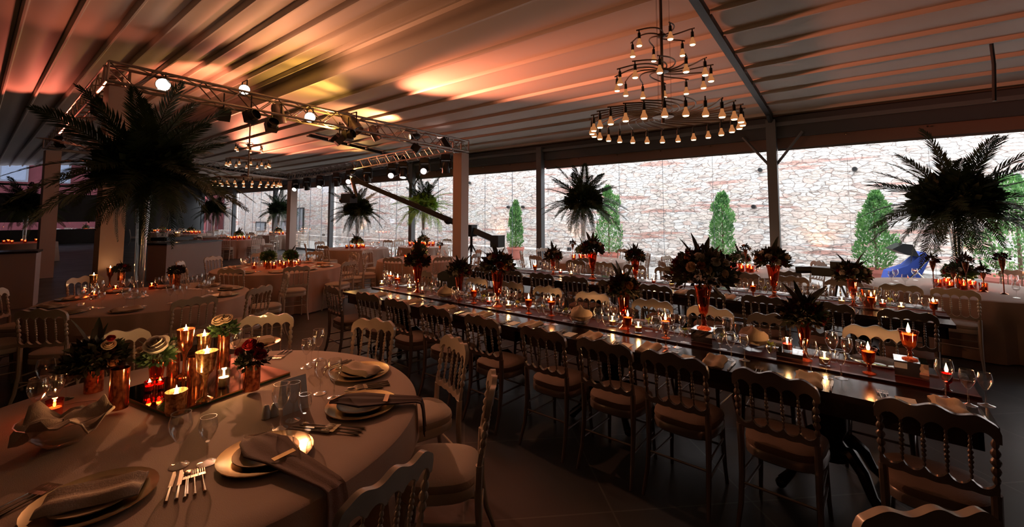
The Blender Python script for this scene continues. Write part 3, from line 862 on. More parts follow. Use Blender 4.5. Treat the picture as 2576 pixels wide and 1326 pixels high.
def petal_rose(r=.035, mt=None, seed=0):
    rr = random.Random(seed); m = MB()
    L_ = ((3, .14, 1.05, .0), (3, .3, 1.03, .02), (3, .46, 1.0, .05), (4, .62, .9, .12), (5, .8, .72, .26))
    for q, (n, ra, hh, curl) in enumerate(L_):
        for k in range(n):
            a = 2 * PI * k / n + q * .8 + rr.uniform(-.2, .2); v = []; f = []; NU, NW = 6, 7
            tw = rr.uniform(.85, 1.1)
            for i in range(NU):
                u = i / (NU - 1)
                for j_ in range(NW):
                    w = (j_ - 3) / 3
                    uu = u * (1 - .22 * w * w)
                    ang = a + w * PI / n * 1.35
                    rad = r * (ra * math.sin(min(1, .25 + uu * 1.1) * PI / 2) + curl * max(0, uu - .62) ** 1.2 * 2.2 + .03 * w * w)
                    z = r * (hh * tw * uu ** .9 - curl * .9 * max(0, uu - .75) * 1.6) * 1.05
                    v.append((rad * math.cos(ang), rad * math.sin(ang), z - .25 * r))
            for i in range(NU - 1):
                for j_ in range(NW - 1): f.append((i * NW + j_, i * NW + j_ + 1, (i + 1) * NW + j_ + 1, (i + 1) * NW + j_))
            m.add(v, f)
    m.lathe([(0, -r * .35), (r * .4, -.28 * r), (r * .8, r * .0), (r * .3, r * .3)], 10)
    return m.mesh('rose', mt)
ROSE = {k: petal_rose(.034, M[k], i) for i, k in enumerate(('whitep', 'creamp', 'burg', 'red', 'peach'))}
def leaf_mesh(L_, w, mt, bend=.25, name='leaf'):
    m = MB(); v = []; f = []; n = 7
    for i in range(n):
        u = i / (n - 1); hw = w * math.sin(PI * min(1, u * .93 + .05)) ** .8
        y = L_ * u; z = -bend * L_ * u * u
        v += [(-hw, y, z + hw * .35), (0, y, z), (hw, y, z + hw * .35)]
    for i in range(n - 1):
        a = i * 3; f += [(a, a + 1, a + 4, a + 3), (a + 1, a + 2, a + 5, a + 4)]
    return m.add(v, f).mesh(name, mt)
SPEAR = leaf_mesh(.30, .028, M['darkleaf'], .12, 'spear_leaf')
def foliage_mesh(r, n, mt, seed, leaf=.05, squash=.8, name='foliage'):
    rr = random.Random(seed); m = MB()
    for i in range(n):
        a = rr.uniform(0, 2 * PI); z = rr.uniform(-.45, 1); q = math.sqrt(max(0, 1 - z * z))
        d = Vector((q * math.cos(a), q * math.sin(a), z)); rad = r * rr.uniform(.45, 1.0)
        p = Vector((d.x * rad, d.y * rad, d.z * rad * squash))
        dd = (d + Vector((rr.uniform(-.6, .6), rr.uniform(-.6, .6), rr.uniform(-.5, .6)))).normalized() * leaf * rr.uniform(.6, 1.4)
        s = dd.cross(Vector((rr.uniform(-1, 1), rr.uniform(-1, 1), rr.uniform(-1, 1)))).normalized() * leaf * .3
        m.add([p, p + dd * .5 + s, p + dd, p + dd * .5 - s], [(0, 1, 2, 3)])
    return m.mesh(name, mt)
FOL = {}
def bouquet(name, r, roses, spears, seed, folm='darkleaf', z0=0.0, rosescale=1.0, nf=None, greens=True, spread=1.0):
    """flowers only; origin at the mouth of the vase"""
    rr = random.Random(seed); t = empty(name)
    if r >= .12 and roses: roses = (roses * 2)[:int(len(roses) * 1.6)]; rosescale *= 1.2
    nf = nf or int(620 * (r / .14))
    fm = foliage_mesh(r, nf, M[folm], seed, .055 if r > .1 else .035)
    o = bpy.data.objects.new('foliage', fm); C.objects.link(o); o.parent = t; o.location = (0, 0, r * .45)
    sm = MB()
    for k in range(6):
        a = rr.uniform(0, 6.28); sm.tube([(0, 0, -.06), (.3 * r * math.cos(a), .3 * r * math.sin(a), r * .4)], .003, 4)
    sm.obj('stems', M['stem'], t)
    for k, c in enumerate(roses):
        a = 2.399 * k + seed; z = rr.uniform(-.1, .95); q = math.sqrt(1 - z * z)
        d = Vector((q * math.cos(a), q * math.sin(a), z * .8))
        o = bpy.data.objects.new('rose', ROSE[c]); C.objects.link(o); o.parent = t
        o.location = Vector((0, 0, r * .45)) + d * r * .92
        o.rotation_euler = d.to_track_quat('Z', 'Y').to_euler()
        s = rr.uniform(.75, 1.1) * rosescale; o.scale = (s,) * 3
    for k in range(spears):
        a = rr.uniform(0, 6.28); ti = rr.uniform(.08, .75) * spread
        d = Vector((math.sin(ti) * math.cos(a), math.sin(ti) * math.sin(a), math.cos(ti)))
        o = bpy.data.objects.new('spear_leaf', SPEAR); C.objects.link(o); o.parent = t
        o.location = (0, 0, r * .45); o.rotation_euler = d.to_track_quat('Y', 'Z').to_euler()
        s = rr.uniform(.75, 1.15) * min(1.05, r / .15); o.scale = (s,) * 3
    return tag(t, 'flowers', 'flowers')
def trumpet_vase(h=.34, name='flower_vase', mt=None):
    t = empty(name); mt = mt or M['amber']; s = h / .34
    MB().lathe([(0, 0), (.055 * s, 0), (.055 * s, .006), (.03 * s, .02), (.016 * s, .04), (.024 * s, .06), (.014 * s, .08), (.02 * s, .1)], 16).obj('foot', mt, t)
    MB().lathe([(.012 * s, .1 * s), (.035 * s, .13 * s), (.045 * s, .2 * s), (.06 * s, .3 * s), (.072 * s, .34 * s), (.068 * s, .338 * s), (.055 * s, .3 * s), (.04 * s, .2 * s), (.03 * s, .135 * s)], 16).obj('cup', mt, t)
    return tag(t, 'vase', 'vase')
VASE = trumpet_vase()

# ---- palms
def frond_mesh(L_, droop, n=38, mt='palm', seed=0, lw=.2):
    rr = random.Random(seed); m = MB()
    def spine(u): return Vector((0, L_ * (u - .12 * u * u), -droop * L_ * u ** 2.2))
    m.tube([spine(i / 8) for i in range(9)], [.008 * (1 - .8 * i / 8) for i in range(9)], 5)
    for i in range(n):
        u = .14 + .86 * (i + .5) / n; p = spine(u); tg = (spine(min(1, u + .02)) - spine(u - .02)).normalized()
        ll = L_ * lw * math.sin(PI * min(1, .16 + u * .82)) ** .7 * rr.uniform(.8, 1.1)
        for s in (-1, 1):
            d = (Vector((s, 0, 0)) * .8 + tg * (.6 + .5 * u) + Vector((0, 0, rr.uniform(-.05, .3)))).normalized()
            side = tg * .011 * (L_ / .9)
            q = p + d * ll * .5; e = p + d * ll + Vector((0, 0, -.12 * ll))
            m.add([p - side * .5, q - side, e, q + side, p + side * .5], [(0, 1, 2, 3, 4)])
    return m.mesh('frond', M[mt])
FR = [frond_mesh(1.0, .16, seed=1), frond_mesh(1.0, .45, seed=2), frond_mesh(1.0, .9, seed=3)]
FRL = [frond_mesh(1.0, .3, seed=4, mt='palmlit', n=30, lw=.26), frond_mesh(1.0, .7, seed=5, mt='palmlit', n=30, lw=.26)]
CLEARV = {}
def palm(px, py, base, radius, label, vlabel, seed, vase_h, nf=34, lit=False, z_top=None):
    """tall clear vase on a table and a ball of palm fronds above it"""
    rr = random.Random(seed); radius *= 1.3
    v = empty('tall_glass_vase', base)
    k = vase_h / 1.0
    MB().lathe([(0, 0), (.11, 0), (.11, .012), (.07, .03), (.055, .06)], 18).obj('foot', M['clear'], v)
    MB().lathe([(.05, .05), (.052, .2 * k), (.058, .6 * k), (.075, .9 * k), (.09, vase_h), (.086, vase_h), (.07, .9 * k), (.053, .6 * k), (.047, .2 * k), (0, .07)], 18).obj('body', M['tumbler'], v)
    tag(v, vlabel, 'vase', 'tall glass vases under the palm balls')
    t = empty('palm_arrangement', (base[0], base[1], base[2] + vase_h + .02))
    s = MB()
    for i in range(6):
        a = i * 1.05; s.tube([(.02 * math.cos(a), .02 * math.sin(a), -vase_h * .5), (.05 * math.cos(a), .05 * math.sin(a), radius * .25)], .006, 5)
    s.obj('stems', M['stem'], t)
    cz = radius * .3
    core = foliage_mesh(radius * .4, 1500, M['palmlit' if lit else 'palm'], seed, radius * .12, .85, 'core_leaves')
    o = bpy.data.objects.new('core_leaves', core); C.objects.link(o); o.parent = t; o.location = (0, 0, cz)
    meshes = FR
    nf = int(nf * 1.35)
    for i in range(nf):
        u = (i + .5) / nf
        z = 1 - 1.55 * u; q = math.sqrt(max(0, 1 - z * z)); a = i * 2.399 + seed
        d = Vector((q * math.cos(a), q * math.sin(a), z)).normalized()
        me = meshes[0] if z > .45 else (meshes[1] if z > -.15 else meshes[2])
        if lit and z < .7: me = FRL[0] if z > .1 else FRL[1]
        o = bpy.data.objects.new('frond', me); C.objects.link(o); o.parent = t
        o.location = (0, 0, cz * .8)
        qd = d.to_track_quat('Y', 'Z')
        o.rotation_mode = 'QUATERNION'; o.rotation_quaternion = qd @ Euler((0, rr.uniform(-.5, .5), 0)).to_quaternion()
        s_ = radius * rr.uniform(.85, 1.2) * (.62 if z < -.15 else (1.12 if z > .6 else 1)); o.scale = (s_,) * 3
    tag(t, label, 'palm arrangement', 'balls of palm fronds on tall vases')
    return t

# ================================================================== LONG TABLES
def long_table(x0, x1, y0, y1, label, group):
    t = empty('long_dining_table', ((x0 + x1) / 2, (y0 + y1) / 2, 0))
    hx, hy = (x1 - x0) / 2 - .002, (y1 - y0) / 2
    MB().box((-hx, -hy, .715), (hx, hy, .75)).obj('tabletop', M['wood'], t, smooth=False)
    MB().box((-hx + .05, -hy + .05, .6), (hx - .05, -hy + .07, .715)).box((-hx + .05, hy - .07, .6), (hx - .05, hy - .05, .715)).box((-hx + .05, -hy + .05, .6), (-hx + .07, hy - .05, .715)).box((hx - .07, -hy + .05, .6), (hx - .05, hy - .05, .715)).obj('apron', M['wood'], t, smooth=False)
    for sx in (-1, 1):
        cx = sx * (hx - .72)
        ped = MB().lathe([(0, .18), (.1, .18), (.12, .24), (.07, .3), (.1, .38), (.1, .5), (.14, .56), (.14, .6), (.2, .62), (.2, .7), (0, .7)], 16, (cx, 0, 0)).obj('pedestal', M['wood'], t)
        for k in range(4):
            a = PI / 4 + k * PI / 2
            pts = [(cx + r_ * math.cos(a), r_ * math.sin(a), z) for r_, z in ((.06, .24), (.16, .27), (.24, .2), (.3, .09), (.36, .045))]
            MB().tube(pts, [.045, .042, .035, .028, .034], 8).ball((cx + .37 * math.cos(a), .37 * math.sin(a), .034), .034, 8, 6).obj('claw_foot', M['wood'], t)
    tag(t, label, 'table', group)
T1 = (-5.6, .47, 3.25, 4.2)
T2 = (-5.9, .62, 5.94, 6.95)
long_table(-2.565, .47, 3.25, 4.2, 'right half of the nearest long dark wooden table', 'long dark tables')
long_table(-5.6, -2.565, 3.25, 4.2, 'left half of the nearest long dark wooden table', 'long dark tables')
long_table(-2.64, .62, 5.94, 6.95, 'right half of the second long dark table, nearer the glass wall', 'long dark tables')
long_table(-5.9, -2.64, 5.94, 6.95, 'left half of the second long dark table, nearer the glass wall', 'long dark tables')
def runner(x0, x1, y0, y1, lab):
    t = empty('table_runner', ((x0 + x1) / 2, (y0 + y1) / 2, .7505))
    hx, hy = (x1 - x0) / 2, (y1 - y0) / 2
    MB().box((-hx, -hy + .03, 0), (hx, hy - .03, .006)).obj('cloth', M['runner'], t, smooth=False)
    MB().box((-hx, -hy, 0), (hx, -hy + .03, .014)).box((-hx, hy - .03, 0), (hx, hy, .014)).obj('border', M['rail'], t, smooth=False)
    tag(t, lab, 'table runner')
runner(-5.55, .465, 3.66, 3.99, 'maroon runner down the middle of the nearest long table')
runner(-5.85, .615, 6.3, 6.62, 'maroon runner down the middle of the second long table')

# chairs at the long tables (numbered in the labels from the right end of each side)
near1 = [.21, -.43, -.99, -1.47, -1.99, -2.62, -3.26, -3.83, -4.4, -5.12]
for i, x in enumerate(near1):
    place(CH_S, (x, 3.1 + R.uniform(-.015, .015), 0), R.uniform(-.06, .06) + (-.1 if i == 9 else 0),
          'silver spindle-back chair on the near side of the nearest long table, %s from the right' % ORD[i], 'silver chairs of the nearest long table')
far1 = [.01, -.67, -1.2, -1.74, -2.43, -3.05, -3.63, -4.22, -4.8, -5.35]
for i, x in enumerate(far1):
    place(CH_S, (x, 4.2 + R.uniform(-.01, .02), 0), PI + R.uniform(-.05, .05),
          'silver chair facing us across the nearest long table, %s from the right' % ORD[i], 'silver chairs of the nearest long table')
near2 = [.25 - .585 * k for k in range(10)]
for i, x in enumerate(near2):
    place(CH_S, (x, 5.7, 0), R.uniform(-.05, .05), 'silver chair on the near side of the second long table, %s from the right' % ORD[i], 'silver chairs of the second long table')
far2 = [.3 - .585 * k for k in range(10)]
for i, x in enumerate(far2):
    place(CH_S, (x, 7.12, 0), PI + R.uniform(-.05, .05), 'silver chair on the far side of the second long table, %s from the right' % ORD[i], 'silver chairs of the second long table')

# ---- flat things
def charger(mt=None, r=.185):
    t = MB().lathe([(0, 0), (r * .6, 0), (r * .95, .012), (r, .016), (r, .02), (r * .94, .017), (r * .66, .007), (0, .006)], 32)
    o = t.obj('charger_plate', mt or M['gold']); return tag(o, 'plate', 'plate')
def dish(r=.13):
    o = MB().lathe([(0, 0), (r * .6, 0), (r, .014), (r, .018), (r * .94, .016), (r * .62, .005), (0, .005)], 28).obj('dinner_plate', pbr('gold_glazed_plate', (.5, .36, .22), .3, .6)); return tag(o, 'plate', 'plate')
CHG = charger(); CHG_G = charger(M['tumbler'], .15)
def napkin_flat(mt, seed=0, w=.07, L_=.13):
    rr = random.Random(seed); m = MB(); n, k = 8, 10
    top = []; 
    for i in range(n + 1):
        for j in range(k + 1):
            x = -w + 2 * w * i / n; y = -L_ + 2 * L_ * j / k
            z = .02 + .006 * math.sin(i * 1.3 + seed) + .004 * math.sin(j * .9) - (.012 if i in (0, n) or j in (0, k) else 0)
            top.append((x + .004 * math.sin(j + seed), y, z))
    v = top + [(x, y, .001) for x, y, z in top]; f = []; q = (n + 1) * (k + 1)
    for i in range(n):
        for j in range(k):
            a = i * (k + 1) + j; f.append((a, a + k + 1, a + k + 2, a + 1)); f.append((a + q, a + 1 + q, a + k + 2 + q, a + k + 1 + q))
    for j in range(k):
        a = j; f.append((a, a + 1, a + 1 + q, a + q)); a = n * (k + 1) + j; f.append((a, a + q, a + q + 1, a + 1))
    for i in range(n):
        a = i * (k + 1); f.append((a, a + q, a + k + 1 + q, a + k + 1)); a = i * (k + 1) + k; f.append((a, a + k + 1, a + k + 1 + q, a + q))
    o = m.add(v, f).obj('folded_napkin', mt); return tag(o, 'napkin', 'napkin')
NAP = napkin_flat(M['napkin2'])
CARD = tag(MB().box((-.045, -.07, 0), (.045, .07, .0015)).obj('flat_white_card', M['card'], smooth=False), 'card', 'card')  # thin white rectangle laid beside each near-side napkin
def fork():
    t = MB()
    t.tube([(0, -.1, .004), (0, -.03, .006), (0, .03, .008)], [.006, .0032, .003], 6)
    t.box((-.012, .03, .005), (.012, .05, .009))
    for k in range(4): t.tube([(-.0105 + .007 * k, .05, .007), (-.0105 + .007 * k, .075, .01), (-.0105 + .007 * k, .1, .006)], .0017, 4)
    return tag(t.obj('fork', M['silverware']), 'fork', 'fork')
def knife():
    t = MB().tube([(0, -.11, .004), (0, -.06, .006), (0, -.01, .005)], [.007, .0065, .005], 6)
    t.prism([(-.007, -.01), (.007, -.01), (.008, .08), (.003, .11), (-.006, .11)], .003, .006, axis='z')
    return tag(t.obj('knife', M['silverware']), 'knife', 'knife')
def spoon():
    t = MB().tube([(0, -.1, .004), (0, -.03, .005), (0, .04, .007)], [.006, .003, .003], 6)
    t.ball((0, .065, .008), (.017, .028, .006), 10, 6)
    return tag(t.obj('spoon', M['silverware']), 'spoon', 'spoon')
FORK = fork(); KNIFE = knife(); SPOON = spoon()
def orchid_glass():
    t = simple_glass(.1, .036, .035, 10, 'orchid_glass')
    rr = random.Random(3)
    m = MB()
    for k in range(9):
        a = k * 2.4; el = rr.uniform(.2, 1.2)
        d = Vector((math.cos(a) * math.cos(el), math.sin(a) * math.cos(el), math.sin(el))) * .04
        s = d.cross(Vector((0, 0, 1))).normalized() * .013; b = Vector((0, 0, .095))
        m.add([b, b + d * .55 + s, b + d, b + d * .55 - s], [(0, 1, 2, 3)])
    m.tube([(0, 0, .05), (0, 0, .1)], .003, 5)
    m.obj('orchid_flower', M['orchid'], t)
    return tag(t, 'orchid', 'flower')
ORC = orchid_glass()
MIRBOX = tag(MB().box((-.08, -.08, 0), (.08, .08, .12)).obj('mirror_box', M['mirror'], smooth=False), 'box', 'mirror box')
def bread_basket(r=.11):
    t = empty('bread_basket')
    MB().lathe([(0, 0), (r * .6, 0), (r * .85, .04), (r, .09), (r * .96, .09), (r * .8, .04), (0, .01)], 16).obj('basket', M['tumbler'], t)
    rr = random.Random(2); m = MB(); v = []; f = []; n = 12
    for i in range(5):
        for j in range(n):
            a = 2 * PI * j / n; q = r * (.95, .9, .7, .4, .05)[i] * (1 + .12 * math.sin(3 * a)); v.append((q * math.cos(a), q * math.sin(a), (.07, .1, .135, .15, .175)[i] + .015 * math.sin(2 * a + i)))
    for i in range(4):
        for j in range(n): f.append((i * n + j, i * n + (j + 1) % n, (i + 1) * n + (j + 1) % n, (i + 1) * n + j))
    m.add(v, f).obj('cloth_bundle', M['napkin2'], t)
    return tag(t, 'basket', 'basket')
BASK = bread_basket()

# ---- setting the nearest long table
TZ = .7505
def seatset(x, near, i, tname, ycen, ghost=False):
    s = -1 if near else 1
    side = 'near' if near else 'far'
    where = '%s from the right, %s side of %s' % (ORD[i], side, tname)
    y = ycen + s * .36
    rz = 0 if near else PI
    if near:
        place(NAP, (x + .1, y + .03, TZ), .08, 'folded sand napkin ' + where, 'sand napkins on the long tables')
        place(CARD, (x - .08, y - .01, TZ), .05, 'small flat white card ' + where, 'flat white cards on the long tables')
    else:
        place(CHG_G, (x, y - .01, TZ), 0, 'clear glass charger plate ' + where, 'glass chargers on the long tables')
    for k in range(2):
        place(FORK, (x - s * (-.19 + .028 * k), y, TZ), rz + .1, ('outer' if k == 0 else 'inner') + ' fork ' + where, 'forks on the long tables')
    place(KNIFE, (x + s * -.22, y, TZ), rz, 'knife ' + where, 'knives on the long tables')
    gy = ycen + s * .175
    gx = x + .17 * (1 if near else -1)
    place(G_BIG, (gx - .07, gy + R.uniform(-.02, .02), TZ), 0, 'largest wine glass ' + where, 'large wine glasses on the long tables')
    place(G_RED, (gx + .015, gy - .03 + R.uniform(-.01, .01), TZ), 0, 'middle-sized wine glass ' + where, 'middle wine glasses on the long tables')
    place(G_WAT, (gx + .09, gy + .02, TZ), 0, 'smallest stemmed glass ' + where, 'small stemmed glasses on the long tables')
for i, x in enumerate(near1): seatset(x, True, i, 'nearest long table', 3.73)
for i, x in enumerate(far1): seatset(x, False, i, 'nearest long table', 3.73)
for i, x in enumerate(near2): seatset(x, True, i, 'second long table', 6.45)
for i, x in enumerate(far2): seatset(x, False, i, 'second long table', 6.45)

# flower vases on the first table; pixel = foot of the vase
RB = ['burg', 'whitep', 'burg', 'red', 'creamp', 'burg', 'peach', 'whitep', 'burg', 'creamp', 'red', 'burg']
VZ = TZ + .012
def vase_at(px, py, z, h, r, spears, seed, roses, vlab, flab, box=None, folm='darkleaf', spread=1.0):
    p = atz(px, py, z)
    if box: place(MIRBOX, (p.x, p.y, TZ + .006), .0, box, 'mirror boxes on the long tables')
    zz = TZ + .127 if box else TZ + .007
    place(VASE, (p.x, p.y, zz), 0, vlab, 'amber trumpet vases', scale=h / .34)
    b = bouquet('flower_bouquet', r, roses, spears, seed, folm, spread=spread)
    b.location = (p.x, p.y, zz + h - .02)
    tag(b, flab, 'flowers', 'dark rose bouquets in amber vases')
def ny(px, Y, z=.756):  # pixel column on the table row Y: returns the pixel row
    d = ray(px, 540.001); 
    p = _c0 + d * (Y / d.y); v = Vector((p.x, p.y, z)) - _c0
    return CY - F * v.dot(_up) / v.dot(_fw)
vase_at(1050, ny(1050, 3.84), .756, .36, .15, 6, 11, RB[:11], 'tall amber vase farthest left on the nearest long table', 'dark bouquet with one tall spear leaf, farthest left on the nearest long table')
vase_at(1155, ny(1155, 3.84), .756, .3, .13, 7, 12, RB[2:10], 'amber vase in front of the middle boxed column', 'dark spiky bouquet in front of the middle boxed column')
vase_at(1252, ny(1252, 3.84), .756, .4, .17, 6, 13, RB, 'amber vase right of the middle boxed column', 'big burgundy bouquet with tall spear leaf right of the middle column')
vase_at(1570, ny(1570, 3.84), .756, .32, .125, 7, 14, ['peach', 'creamp', 'burg', 'creamp', 'burg', 'burg', 'red'], 'amber vase at the middle of the nearest long table', 'dark spiky bouquet with cream flowers, middle of the nearest long table')
vase_at(1771, ny(1771, 3.82, .876), .876, .34, .25, 10, 15, RB + ['whitep', 'peach', 'creamp', 'burg'], 'amber vase on a box under the largest bouquet', 'largest burgundy and cream bouquet, fanning over the nearest long table', box='mirror box under the largest bouquet', spread=1.35)
vase_at(2026, ny(2026, 3.86), .756, .27, .13, 5, 16, ['creamp', 'burg', 'red', 'burg', 'peach', 'whitep', 'burg'], 'short amber vase nearest the right end of the nearest long table', 'bouquet with two huge dark leaves near the right table end', spread=.8)
big = leaf_mesh(.26, .045, M['darkleaf'], .05, 'broad_leaf')
vb = [o for o in bpy.data.objects if o.name.startswith('flower_bouquet')][-1]
for (dx, dz, ro) in ((-.6, 1, 0), (.75, .9, 1)):
    d = (_rt * dx + Vector((0, 0, dz))).normalized()
    o = bpy.data.objects.new('broad_leaf', big); C.objects.link(o); o.parent = vb; o.location = (0, 0, .08)
    o.rotation_euler = d.to_track_quat('Y', 'Z').to_euler()
# second table
for (px, h, r, sd, a, b_) in [(1392, .28, .13, 21, 'amber vase farthest left on the second long table', 'small dark bouquet farthest left on the second long table'),
                          (1491, .42, .17, 22, 'tall amber vase under the middle palm ball', 'loose burgundy and peach bouquet under the middle palm ball'),
                          (1599, .36, .13, 23, 'amber vase right of the middle of the second table', 'spiky dark bouquet peeping behind the one on the nearest table'),
                          (1948, .4, .18, 24, 'amber vase in front of the braced steel column', 'white rose bouquet in front of the braced steel column'),
                          (2147, .3, .15, 25, 'amber vase near the right end of the second long table', 'small spiky bouquet with two white roses near the second table end')]:
    vase_at(px, ny(px, 6.46), .756, h, r, 6, sd, (['whitep', 'burg', 'whitep', 'creamp', 'burg', 'whitep', 'whitep', 'peach', 'burg'] if sd == 24 else RB[:9]), a, b_)

# candles, boxes, orchids of the nearest long table
def put(proto, px, py, z, label, group=None, rz=0, scale=None, dz=0):
    p = atz(px, py, z); return place(proto, (p.x, p.y, z + dz), rz, label, group, scale)
GC = 'amber candle goblets on the long tables'
z1 = TZ + .007
for px, y, lab in [(2187, 3.82, 'dark amber candle goblet standing alone near the right end of the nearest table'), (1387, 3.85, 'tall amber candle goblet between the third and fourth bouquet'),
                   (1330, 3.78, 'amber candle goblet just right of the big third bouquet'), (1675, 3.78, 'amber candle goblet left of the largest bouquet'),
                   (1192, 3.8, 'amber candle goblet between the second and third bouquet'), (1000, 3.85, 'amber candle goblet left of the first bouquet'), (982, 3.95, 'amber candle goblet farthest left on the nearest table'),
                   (1580, 3.7, 'amber candle goblet at the foot of the middle bouquet')]:
    q = ny(px, y); put(GOB, px, q, z1, lab, GC, scale=1.08)
# goblet on the mirror box at the right end
q = aty(2292, ny(2292, 3.86, .76), 3.86)
p = atz(2292, ny(2292, 3.86, .76), z1)
bx = place(MIRBOX, (p.x, p.y, TZ + .006), 0, 'mirror box at the right end of the nearest table', 'mirror boxes on the long tables')
place(GOB, (p.x, p.y, TZ + .127), 0, 'tallest amber candle goblet, standing on the right end mirror box', GC, 1.2)
p = atz(1990, ny(1990, 3.84), z1)
place(MIRBOX, (p.x, p.y, TZ + .006), 0, 'low mirror box left of the short amber vase', 'mirror boxes on the long tables', (1, 1, .45))
place(VOT_R, (p.x - .02, p.y, TZ + .061), 0, 'red votive candle on the low mirror box', 'votive candles on the long tables')
RG = goblet(.5, 'red_candle_goblet', M['redglass'], M['redwax'], .12)
p = atz(2384, ny(2384, 3.74), z1); place(RG, (p.x, p.y, z1), 0, 'red candle cup among the glasses at the very right table end')
for px, y, pr, lab in [(2075, 3.82, VOT, 'clear votive with amber glow right of the short vase'), (1541, 3.86, VOT, 'clear votive left of the middle bouquet'), (1606, 3.8, VOT, 'yellow glowing votive right of the middle bouquet'),
                       (1279, 3.8, VOT, 'yellow glowing votive right of the third bouquet'), (1231, 3.82, VOT_R, 'red votive left of the third bouquet'), (1062, 3.8, VOT_R, 'red votive right of the first bouquet'),
                       (1030, 3.84, VOT, 'clear votive left under the first bouquet'), (960, 3.8, VOT, 'clear votive at the far left end of the nearest table')]:
    put(pr, px, ny(px, y), z1, lab, 'votive candles on the long tables')
for i, (px, y) in enumerate([(1940, 3.73), (1817, 3.74), (1723, 3.74), (1632, 3.9), (1424, 3.76), (1366, 3.74), (1302, 3.74), (1215, 3.76), (1178, 3.78), (1128, 3.74), (1085, 3.78)]):
    put(ORC, px, ny(px, y), z1, 'small stemmed glass holding a yellow-green orchid, %s from the right on the nearest table' % ORD[i], 'orchid glasses on the nearest table', rz=i)
for px, y, lab in [(1895, 3.9, 'cloth-filled bread basket left of the red votive box'), (1460, 3.72, 'cloth-filled bread basket left of the middle bouquet'), (1120, 3.72, 'cloth-filled bread basket below the second bouquet')]:
    put(BASK, px, ny(px, y), z1, lab, 'bread baskets on the nearest table')
# second table candles
for i, px in enumerate([2350, 2268, 2221, 2193, 2118, 2010, 1895, 1690, 1645, 1566, 1437, 1410, 1346]):
    y = 6.36 + .1 * (i % 3)
    put((GOB_T2, VOT, VOT_R)[i % 3], px, ny(px, y), z1, '%s candle from the right on the second long table, %s' % (ORD[i], ('amber goblet', 'clear votive', 'red votive')[i % 3]), 'candles on the second long table')
for i, px in enumerate([1530, 1790, 1850, 1925, 2165, 2240]):
    put(ORC, px, ny(px, 6.5), z1, 'yellow-green orchid glass on the second long table, %s from the left' % ORD[i], 'orchid glasses on the second table', rz=i)
# black jacket on a far chair
jk = MB(); v = []; f = []
prof_j = [(-.21, .12), (-.235, -.2), (-.2, -.42), (.2, -.42), (.235, -.2), (.21, .12), (.09, .17), (-.09, .17)]
jk.prism(prof_j, -.035, .02)
jo = jk.obj('black_jacket', M['blackcloth'], smooth=False); jo.location = (-4.8, 4.46, .8)
tag(jo, 'black jacket hung over a chair at the far left of the nearest table', 'jacket')

# ================================================================== ROUND TABLES
def cloth_table(cx, cy, r, label, seed=0, seg=144, hang_r=.085, dents=()):
    rr = random.Random(seed); t = empty('round_banquet_table', (cx, cy, 0))
    MB().lathe([(0, .715), (r - .01, .715), (r - .01, .738), (0, .738)], 48).obj('tabletop', M['wood'], t)
    for k in range(4):
        a = k * PI / 2 + .6; MB().tube([(.55 * r * math.cos(a), .55 * r * math.sin(a), 0), (.55 * r * math.cos(a), .55 * r * math.sin(a), .715)], .025, 8).obj('leg', M['black'], t)
    tag(t, label.split('tablecloth of the ')[-1] + ', under its cloth', 'table', 'round banquet tables')
    m = MB(); v = []; f = []
    lv = [(r * .5, .745, 0), (r * .9, .745, 0), (r - .01, .745, 0), (r + .006, .738, 0), (r + .012, .7, .1), (r + .018, .56, .4), (r + .02, .52, .45), (r + .035, .35, .8), (r + .05, .15, 1), (r + .055, .012, 1)]
    ph = rr.uniform(0, 6)
    for q, z, w in lv:
        for j in range(seg):
            a = 2 * PI * j / seg
            fold = .5 * math.sin(17 * a + ph) + .35 * math.sin(29 * a + 2 * ph) + .25 * math.sin(7 * a)
            rad = q + w * hang_r * fold
            if z < .54:
                for (ac, rc) in dents:      # the cloth is pushed in where a chair is tucked under it
                    d_ = (a - ac + PI) % (2 * PI) - PI
                    if abs(d_) > .6: continue
                    lat = abs(rad * math.sin(d_)); k_ = 1 if lat < .25 else max(0, 1 - (lat - .25) / .06)
                    lim = (rc - .235) / math.cos(d_)
                    if rad > lim: rad = rad + (lim - rad) * k_
            v.append((rad * math.cos(a), rad * math.sin(a), z))
    for i in range(len(lv) - 1):
        for j in range(seg): f.append((i * seg + j, i * seg + (j + 1) % seg, (i + 1) * seg + (j + 1) % seg, (i + 1) * seg + j))
    f.append(tuple(range(seg - 1, -1, -1)))
    o = m.add(v, f).obj('tablecloth', M['cloth']); o.location = (cx, cy, 0)
    tag(o, label, 'tablecloth', 'beige tablecloths of the round tables')
    return t
CZ = .7462
def ring_chairs(cx, cy, rad, angs, where, group, start=0):
    for i, a in enumerate(angs):
        x, y = cx + rad * math.cos(a), cy + rad * math.sin(a)
        place(CH_I, (x, y, 0), a + PI / 2, 'ivory spindle-back chair %s, %s' % (where, 'numbered %s counterclockwise' % ORD[i] if False else ORD[i] + ' counterclockwise'), group)
R1 = (-2.78, .78); r1 = 1.14
A1 = list(zip([7, 41, 71, 108, 146, 182], [1.22, 1.3, 1.24, 1.2, 1.36, 1.36]))
cloth_table(*R1, r1, 'beige floor-length tablecloth of the foreground round table', 1, hang_r=.04, dents=[(math.radians(a), q) for a, q in A1])
labs1 = ['ivory spindle-back chair at the bottom, back towards us, beside the foreground tablecloth', 'ivory chair seen from the side right of the foreground round table',
         'ivory chair with lit back right behind the foreground round table', 'ivory chair behind the foreground round table, beside the cutlery', 'ivory chair behind the red roses of the foreground table',
         'ivory chair half hidden by dark flowers left of the foreground table']
